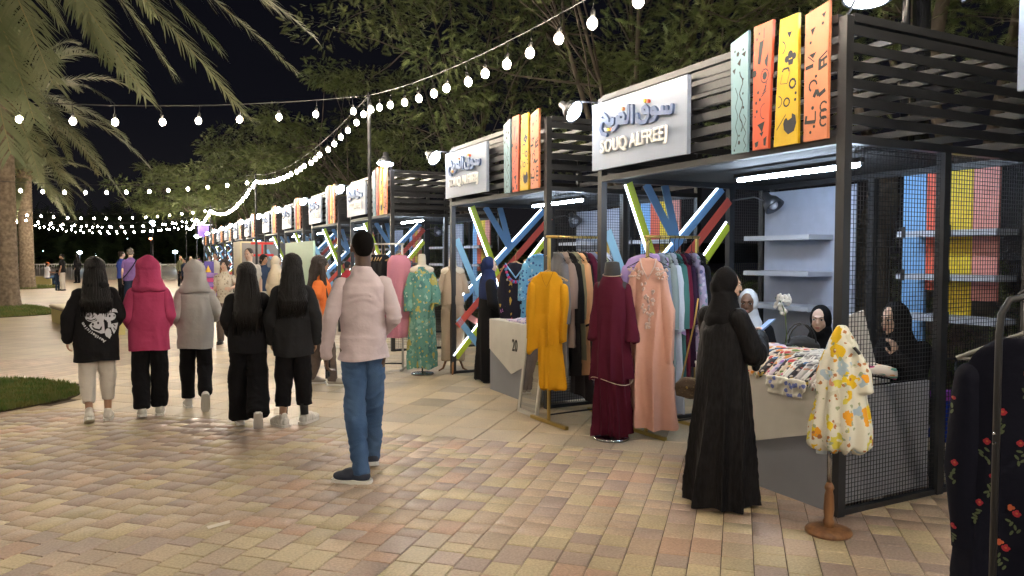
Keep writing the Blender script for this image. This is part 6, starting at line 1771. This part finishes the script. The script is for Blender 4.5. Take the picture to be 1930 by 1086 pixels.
# rack D, pink dress, mannequins
ra = scr(700, 10.45); rb = scr(758, 10.45)
rack(ra, rb, 1.79, 'white legged clothes rack right of the man in pink shirt', M_cwhite, foot=.4)
pk = scr(752, 10.15); pinkd = garment_mesh(seed=12, w=.165, L=1.14, th=.05, hemw=.25, sleeve=0, slope=.05, amp=.02, neck=.10)
hung('sleeveless pink dress hanging on a wooden hanger beside the man', pk, 1.80, az_cam(pk), pinkd, C('rose_pink', (0.62, 0.27, 0.37)), H_wood)
for i, u in enumerate((.10, .22, .33, .44)):
    q = (ra[0] + (rb[0] - ra[0]) * u, ra[1] + (rb[1] - ra[1]) * u)
    hung(['black top on wooden hanger nearest the shoulder of the man', 'second black top on the wooden hangers', 'third black top on the wooden hangers', 'black top next to the pink dress'][i], q, 1.80, -60 + 4 * i, TUN3, C_char if i % 2 else C_blk, H_wood, 'black tops on the white rack')
KAF = print_mat('teal_kaftan', (0.13, 0.31, 0.27), [(9, .40, [(0.22, 0.42, 0.36), (0.08, 0.22, 0.22), (0.45, 0.40, 0.12)], 1, .6), (22, .28, [(0.50, 0.42, 0.10), (0.45, 0.55, 0.45), (0.08, 0.2, 0.2)], 3, .4)], stretch=(1, 1, .8))
p_ = scr(795, 10.05); t = mannequin(p_, 'cream mannequin in flowing teal and gold patterned kaftan', az_cam(p_), 1.64, M_cream, 'disc', neck_h=.12, neck_r=.055)
dress_on(t, 'kaftan', KAF, dict(rings=[(.07, .19, .12), (.10, .20, .125), (.6, .175, .13), (1.0, .155, .13), (1.3, .145, .11), (1.42, .11, .09), (1.475, .075, .07)],
    slv=[([(-.12, 0, 1.345), (-.17, 0, 1.12), (-.18, -.02, .86)], [.065, .08, .075]), ([(.12, 0, 1.345), (.17, 0, 1.12), (.17, -.05, .95)], [.065, .085, .08])]), hem_folds(1.2, 0, 6, .03, seed=7))
MB().bar((0.16, -.12, 1.02), (.02, -.15, .92), .035, .02).bar((.16, -.12, 1.0), (.10, -.15, .80), .03, .02).build('sash', KAF, t)
p_ = scr(853, 10.2); t = mannequin(p_, 'cream mannequin in beige knitted top and trousers on wooden tripod', az_cam(p_), 1.60, M_cream, 'tripod', neck_h=.10, neck_r=.052)
BEI = C('beige_knit', (0.45, 0.36, 0.28))
MB().lathe([(.03, 1.60), (.022, 1.63), (.03, 1.66), (.012, 1.70)], n=12).build('neck_knob', M_wood, t, True)
m = MB()
for s_ in (-1, 1): m.tube([(s_ * .075, 0, .9), (s_ * .085, 0, .5), (s_ * .085, 0, .17)], [.085, .075, .078], 14)
m.sphere((0, 0, .92), (.15, .10, .10), 14, 9); finish(remeshed(m, .011, 3), 'trousers', BEI, t, folds(.008, .003, 4, 1.5, 12))
dress_on(t, 'knit_top', BEI, dict(rings=[(.93, .165, .11), (.95, .168, .115), (1.2, .145, .12), (1.32, .14, .10), (1.41, .105, .085), (1.47, .065, .065)],
    slv=[([(-.12, 0, 1.345), (-.16, 0, 1.22), (-.18, 0, 1.10)], [.054, .054, .056]), ([(.12, 0, 1.345), (.16, 0, 1.22), (.18, 0, 1.10)], [.054, .054, .056])]), folds(.007, .003, 6, 1.5, 10))
# butterfly dress on wooden stand
BUT = print_mat('butterfly_print', (0.74, 0.72, 0.62), [(11, .42, [(0.70, 0.62, 0.10), (0.40, 0.52, 0.62), (0.74, 0.72, 0.62), (0.62, 0.60, 0.48)], 1, .6), (11, .40, [(0.80, 0.36, 0.03), (0.80, 0.52, 0.02), (0.74, 0.72, 0.62), (0.74, 0.34, 0.22), (0.80, 0.60, 0.03)], 5, .5), (26, .30, [(0.35, 0.40, 0.25), (0.74, 0.72, 0.62), (0.45, 0.2, 0.08)], 8, .4)])
q = scr(1571, 4.24); t = thing('dress_stand', 'small butterfly print dress on a turned wooden stand at the near stall corner', 'dress stand', (q[0], q[1], 0), -radians(az_cam(q)) + pi)
MB().lathe([(.125, 0), (.13, .012), (.125, .024), (.09, .034), (.035, .04)], n=30).build('base_disc', M_wood, t, True)
MB().lathe([(.030, .04), (.032, .07), (.024, .09), (.030, .14), (.026, .22), (.020, .25), (.028, .265), (.024, .28), (.014, .30)], n=14).build('turned_post', M_wood, t, True)
MB().tube([(0, 0, .29), (0, 0, .60)], .014, 10).build('steel_pole', M_chrome, t, True)
m = MB(); loft(m, [(.045, 0, .50, .13, .085), (.05, 0, .525, .165, .12), (.052, 0, .62, .165, .13), (.055, 0, .80, .130, .11), (.055, 0, .98, .108, .095), (.055, 0, 1.10, .083, .075), (.052, 0, 1.17, .050, .055), (.05, 0, 1.215, .028, .035)], 34)
m.tube([(.115, -.01, 1.06), (.155, -.03, .94), (.170, -.05, .84)], [.045, .055, .05], 12); m.tube([(-.01, -.01, 1.06), (-.045, -.01, .93), (-.05, -.02, .82)], [.04, .045, .035], 12)
m.sphere((-.09, -.02, .53), (.04, .05, .04), 10, 7)
finish(remeshed(m, .009, 3), 'dress', BUT, t, lambda P_, N: .016 * np.clip((1.15 - P_[:, 2]) / .5, 0, 1) * np.sin(9 * np.arctan2(P_[:, 1], P_[:, 0] - .055) + 1.5 * vnoise(P_, (4, 4, 2), 3)) + .005 * vnoise(P_, (18, 18, 8), 2))
m = MB(); m.tube([(-.045, -.02, .55), (-.045, -.03, .47)], [.035, .03], 10); m.build('lining', C('pale_blue_lining', (0.50, 0.60, 0.68)), t, True)
MB().bar((.115, -.075, 1.10), (.145, -.085, 1.065), .022, .012).build('clip', M_hblk, t)
# near rack with navy flowered dress
NFL = cloth('navy_dress_cloth', (0.008, 0.009, 0.018))
pc = at_depth(1884, 600, 2.30)
t = thing('near_clothes_rack', 'grey tube clothes rack cut by the right edge', 'clothes rack', (pc.x, pc.y, 0), -YAW)
M_gtube = mat('grey_tube', (0.045, 0.047, 0.052), rough=.4, metal=.4)
MB().tube([(0, 0, .02), (0, 0, 1.36), (.005, 0, 1.43), (.03, 0, 1.475), (.08, 0, 1.485), (.45, .0, 1.485)], .0105, 10).build('bent_upright', M_gtube, t, True)
MB().tube([(.0, -.22, .02), (0, .22, .02)], .014, 8).build('foot', M_gtube, t, True)
MB().tube([(.45, 0, 0), (.45, 0, 1.485)], .0125, 8).build('upright', M_gtube, t, True)
for z_ in (1.055, 1.025): MB().sphere((-.012, -.008, z_), .006, 6, 5).build('rivet', M_chrome, t, True)
near = garment_mesh(seed=14, w=.19, L=1.32, th=.05, hemw=.225, sleeve=.62, sl_out=.0, amp=.016, k=9, vox=.010, sr=(.050, .062, .055))
pn = at_depth(1930, 600, 2.46); nd = hung('long navy dress with small red roses hanging at the right edge', (pn.x, pn.y), 1.50, az_cam((pn.x, pn.y)) + 2, near, NFL, hanger_mesh(mat('grey_hanger', (0.25, 0.25, 0.24)), False), None, name='flowered_dress')
pn = at_depth(1985, 600, 2.62); hung('plain black dress hung behind the navy flowered one', (pn.x, pn.y), 1.50, az_cam((pn.x, pn.y)) + 15, near, C_char, H_blk, None)
M_rose = mat('rose_red', (0.34, 0.018, 0.035), rough=.8); M_rose2 = mat('rose_orange', (0.45, 0.10, 0.04), rough=.8); M_rleaf = mat('rose_leaf', (0.075, 0.10, 0.05), rough=.8)
co = [o for o in COL.objects if o.parent == nd][0]
bvn = BVHTree.FromPolygons([v.co.copy() for v in co.data.vertices], [tuple(p.vertices) for p in co.data.polygons])
def drop(x, z, lift):
    h = bvn.ray_cast(Vector((x, -1, z)), Vector((0, 1, 0))); return (x, h[0].y - lift, z) if h[0] else None
rr = random.Random(12)
fm = MB(); k = 0
for iz in range(11):
    for ix in range(4):
        x0 = -.235 + .125 * ix + (.06 if iz % 2 else 0) + rr.uniform(-.025, .025); z0 = -.13 - .115 * iz + rr.uniform(-.02, .02)
        def blob(cx, cz, r1, r2, ang, mi, lift):
            pts = []
            for q_ in range(7):
                a = 2 * pi * q_ / 7; u, v = r1 * cos(a), r2 * sin(a)
                p = drop(cx + u * cos(ang) - v * sin(ang), cz + u * sin(ang) + v * cos(ang), lift)
                if p is None: return
                pts.append(p)
            c_ = drop(cx, cz, lift)
            if c_: fm.add(pts + [c_], [(q_, (q_ + 1) % 7, 7) for q_ in range(7)], mi)
        if rr.random() < .22: continue
        big = rr.random() < .5
        for q_ in range(5): blob(x0 + rr.uniform(-.018, .018) - .006, z0 - .028 - .010 * q_, .010, .0045, rr.uniform(-1.2, 1.2) + (0 if q_ % 2 else 2), 2, .0035)
        for q_ in range(4): blob(x0 + .005 * cos(q_ * 1.6), z0 + .005 * sin(q_ * 1.6), .0078 + .002 * big, .0066, q_, 0, .0045 + .0006 * q_)
        if big:
            for q_ in range(3): blob(x0 - .016 + .005 * cos(q_ * 2.1), z0 + .018 + .005 * sin(q_ * 2.1), .0075, .0065, q_, 1, .005 + .0006 * q_)
        blob(x0 + .001, z0 + .002, .004, .004, 0, 1, .0075)
tag(fm.build('rose_print', [M_rose, M_rose2, M_rleaf], nd), kind='stuff')
# blue shopping cart inside the first stall
q = scr(1795, 5.35); t = thing('trolley', 'blue shopping trolley standing behind the wire mesh beside the counter side', 'trolley', (q[0], q[1], 0), -YAW)
m = MB(); m.bb(-.10, .12, -.08, .10, .27, .56); finish(remeshed(m, .012, 3), 'bag', cloth('cart_blue', (0.02, 0.045, 0.30)), t, folds(.008, .004, 2, 8, 8))
MB().bb(-.09, .11, -.07, .09, .57, .62).build('load', C('cart_purple', (0.25, 0.06, 0.35)), t)
for s_ in (-.1, .12): MB().tube([(s_, .12, .08), (s_, .12, .85)], .009, 6).build('frame_tube', M_wire, t, True)
MB().tube([(-.1, .12, .85), (.12, .12, .85)], .009, 6).build('handle', M_wire, t)
for s_ in (-.11, .13):
    w = MB().lathe([(.085, -.014), (.09, -.008), (.09, .008), (.085, .014)], (s_, 0.02, .09), 20, Matrix.Rotation(pi / 2, 3, 'Y')).build('wheel', M_wire, t, True); MB().lathe([(.03, -.018), (.03, .018)], (s_, 0.02, .09), 10, Matrix.Rotation(pi / 2, 3, 'Y')).build('hub', M_chrome, w)
# ---------------- background
KX = MB
t = thing('kiosk', 'cream yellow kiosk box with grey side beyond the group of girls', 'kiosk', (3.05, 26.0, 0))
M_kc = mat('kiosk_cream', (0.68, 0.60, 0.36), rough=.5); M_kg = mat('kiosk_grey', (0.24, 0.22, 0.21), rough=.6)
MB().bb(0, .05, 0, 1.95, 0, 2.07).build('cream_wall', M_kc, t); MB().bb(.051, 2.0, 0.0, .05, 0, 2.07).build('grey_wall', M_kg, t); MB().bb(0, 2.0, 0, 1.95, 2.071, 2.12).build('roof', M_kc, t)
t = thing('red_rack', 'bright red display frame standing right of the cream kiosk', 'display frame', (3.35, 23.4, 0))
M_rd = mat('signal_red', (0.75, 0.03, 0.03), rough=.5)
for z_ in (1.62, 1.98): MB().bb(-.3, .35, -.03, .03, z_, z_ + .07).build('shelf', M_rd, t)
MB().bb(.0, .05, -.02, .02, 0, 2.05).build('upright', M_rd, t)
t = thing('mint_screen', 'plain mint green screen board standing before the fourth and fifth stalls', 'screen', (3.62, 17.3, 0))
MB().bb(0, .05, 0, 3.6, .12, 1.98).build('board', mat('mint_board', (0.42, 0.60, 0.46), rough=.5, var=.03), t)
for y_ in (.1, 3.4): MB().bb(-.12, .16, y_, y_ + .06, 0, .12).build('foot', M_kg, t)
q = scr(392, 25.0); t = thing('display_stand', 'pink and purple striped display stand near the far stalls', 'display stand', (q[0], q[1], 0), -YAW)
for k in range(6): MB().bb(-.22, .24, -.2, .2, .12 + .16 * k, .25 + .16 * k).build('tier', [mat('stand_pink', (0.75, 0.12, 0.35)), mat('stand_lilac', (0.35, 0.22, 0.65))][k % 2], t)
MB().lathe([(.0, 1.32), (.10, 1.08)][::-1], n=12).build('yellow_cone', mat('cone_yellow', (0.85, 0.55, 0.05)), t)
MB().bb(-.22, .10, .21, .24, 0, 1.45).build('backing', mat('stand_violet', (0.15, 0.12, 0.55)), t)
q = at_depth(383, 437, 46); t = thing('led_screen', 'small purple screen high at the end of the stall row', 'screen', (q.x, q.y, 0), -YAW)
MB().bb(-.34, .34, 0, .1, 2.85, 3.55).build('display', emit('purple_screen', (0.14, 0.08, 0.45), 0.22), t); MB().bb(-.03, .03, .11, .17, 0, 3.6).build('mast', M_dark, t); MB().bb(-.4, .55, .0, .05, 3.56, 3.62).build('top_bar', emit('screen_bar', (0.7, 0.7, 0.9), .7), t)
# benches
M_bench = mat('bench_cream', (0.58, 0.50, 0.34), rough=.6); M_bbase = mat('bench_yellow', (0.58, 0.50, 0.22), rough=.7)
t = thing('bench', 'long cream bench seen between girls in black and pink hoodies', 'bench', (0, 0, 0))
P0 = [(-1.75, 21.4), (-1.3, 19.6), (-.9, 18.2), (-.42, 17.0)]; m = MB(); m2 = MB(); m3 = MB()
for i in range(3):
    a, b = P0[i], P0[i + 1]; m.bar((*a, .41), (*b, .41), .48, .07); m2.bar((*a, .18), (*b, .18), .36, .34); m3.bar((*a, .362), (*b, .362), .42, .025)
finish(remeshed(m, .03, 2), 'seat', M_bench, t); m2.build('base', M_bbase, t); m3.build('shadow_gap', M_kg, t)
q = scr(76, 43); t = thing('bench', 'far yellow bench block under the seated man in orange cap', 'bench', (q[0], q[1], 0), -YAW)
MB().bb(-.8, .75, -.25, .25, 0, .44).build('base', M_bbase, t); MB().bb(-.82, .77, -.27, .27, .441, .48).build('seat', M_bench, t)
# railing at the far end
M_rail = mat('railing_white', (0.55, 0.55, 0.52), rough=.5)
FP = [scr(-60, 47), scr(60, 48), scr(160, 49), scr(225, 48), scr(302, 47), scr(345, 50), scr(400, 55)]
t = thing('railing', 'white metal railing closing the far end of the plaza', 'railing', (0, 0, 0))
for i in range(len(FP) - 1):
    a, b = Vector((*FP[i], 0)), Vector((*FP[i + 1], 0)); L = (b - a).length; d = (b - a) / L
    pz = lambda p, z: p + Vector((0, 0, z))
    MB().bar(pz(a, 1.12), pz(b, 1.12), .05, .04).build('top_rail', M_rail, t); MB().bar(pz(a, .14), pz(b, .14), .04, .03).build('bottom_rail', M_rail, t)
    MB().bar(pz(a, 0), pz(a, 1.22), .09, .09, up=(1, 0, 0)).build('railing_post', M_rail, t)
    m = MB(); k = 1
    while k * .14 < L: p = a + d * k * .14; m.bar(pz(p, .15), pz(p, 1.11), .018, .018, up=(1, 0, 0)); k += 1
    tag(m.build('bars', M_rail, t), kind='stuff')
# palm guard box at left edge
q = scr(-2, 30); t = thing('red_sign', 'red board partly cut by the left edge beside palm trunk', 'board', (q[0], q[1], 0), -YAW); MB().bb(-.2, .12, 0, .05, .35, 1.45).build('board', M_rd, t); MB().bb(-.05, .0, .051, .09, 0, 1.4).build('post', M_wire, t)
if HAZE > 0:
    hm_ = bpy.data.materials.new('haze'); hm_.use_nodes = True
    n_ = hm_.node_tree.nodes; n_.clear(); ou_ = n_.new('ShaderNodeOutputMaterial'); pv_ = n_.new('ShaderNodeVolumePrincipled')
    pv_.inputs['Color'].default_value = (0.9, 0.9, 0.92, 1); pv_.inputs['Density'].default_value = HAZE; pv_.inputs['Anisotropy'].default_value = 0.8
    hm_.node_tree.links.new(pv_.outputs[0], ou_.inputs['Volume'])
    tag(MB().bb(-270, 270, -70, 430, -1.2, 14.5).build('haze', hm_), kind='stuff')
bpy.data.scenes.remove(TMP)
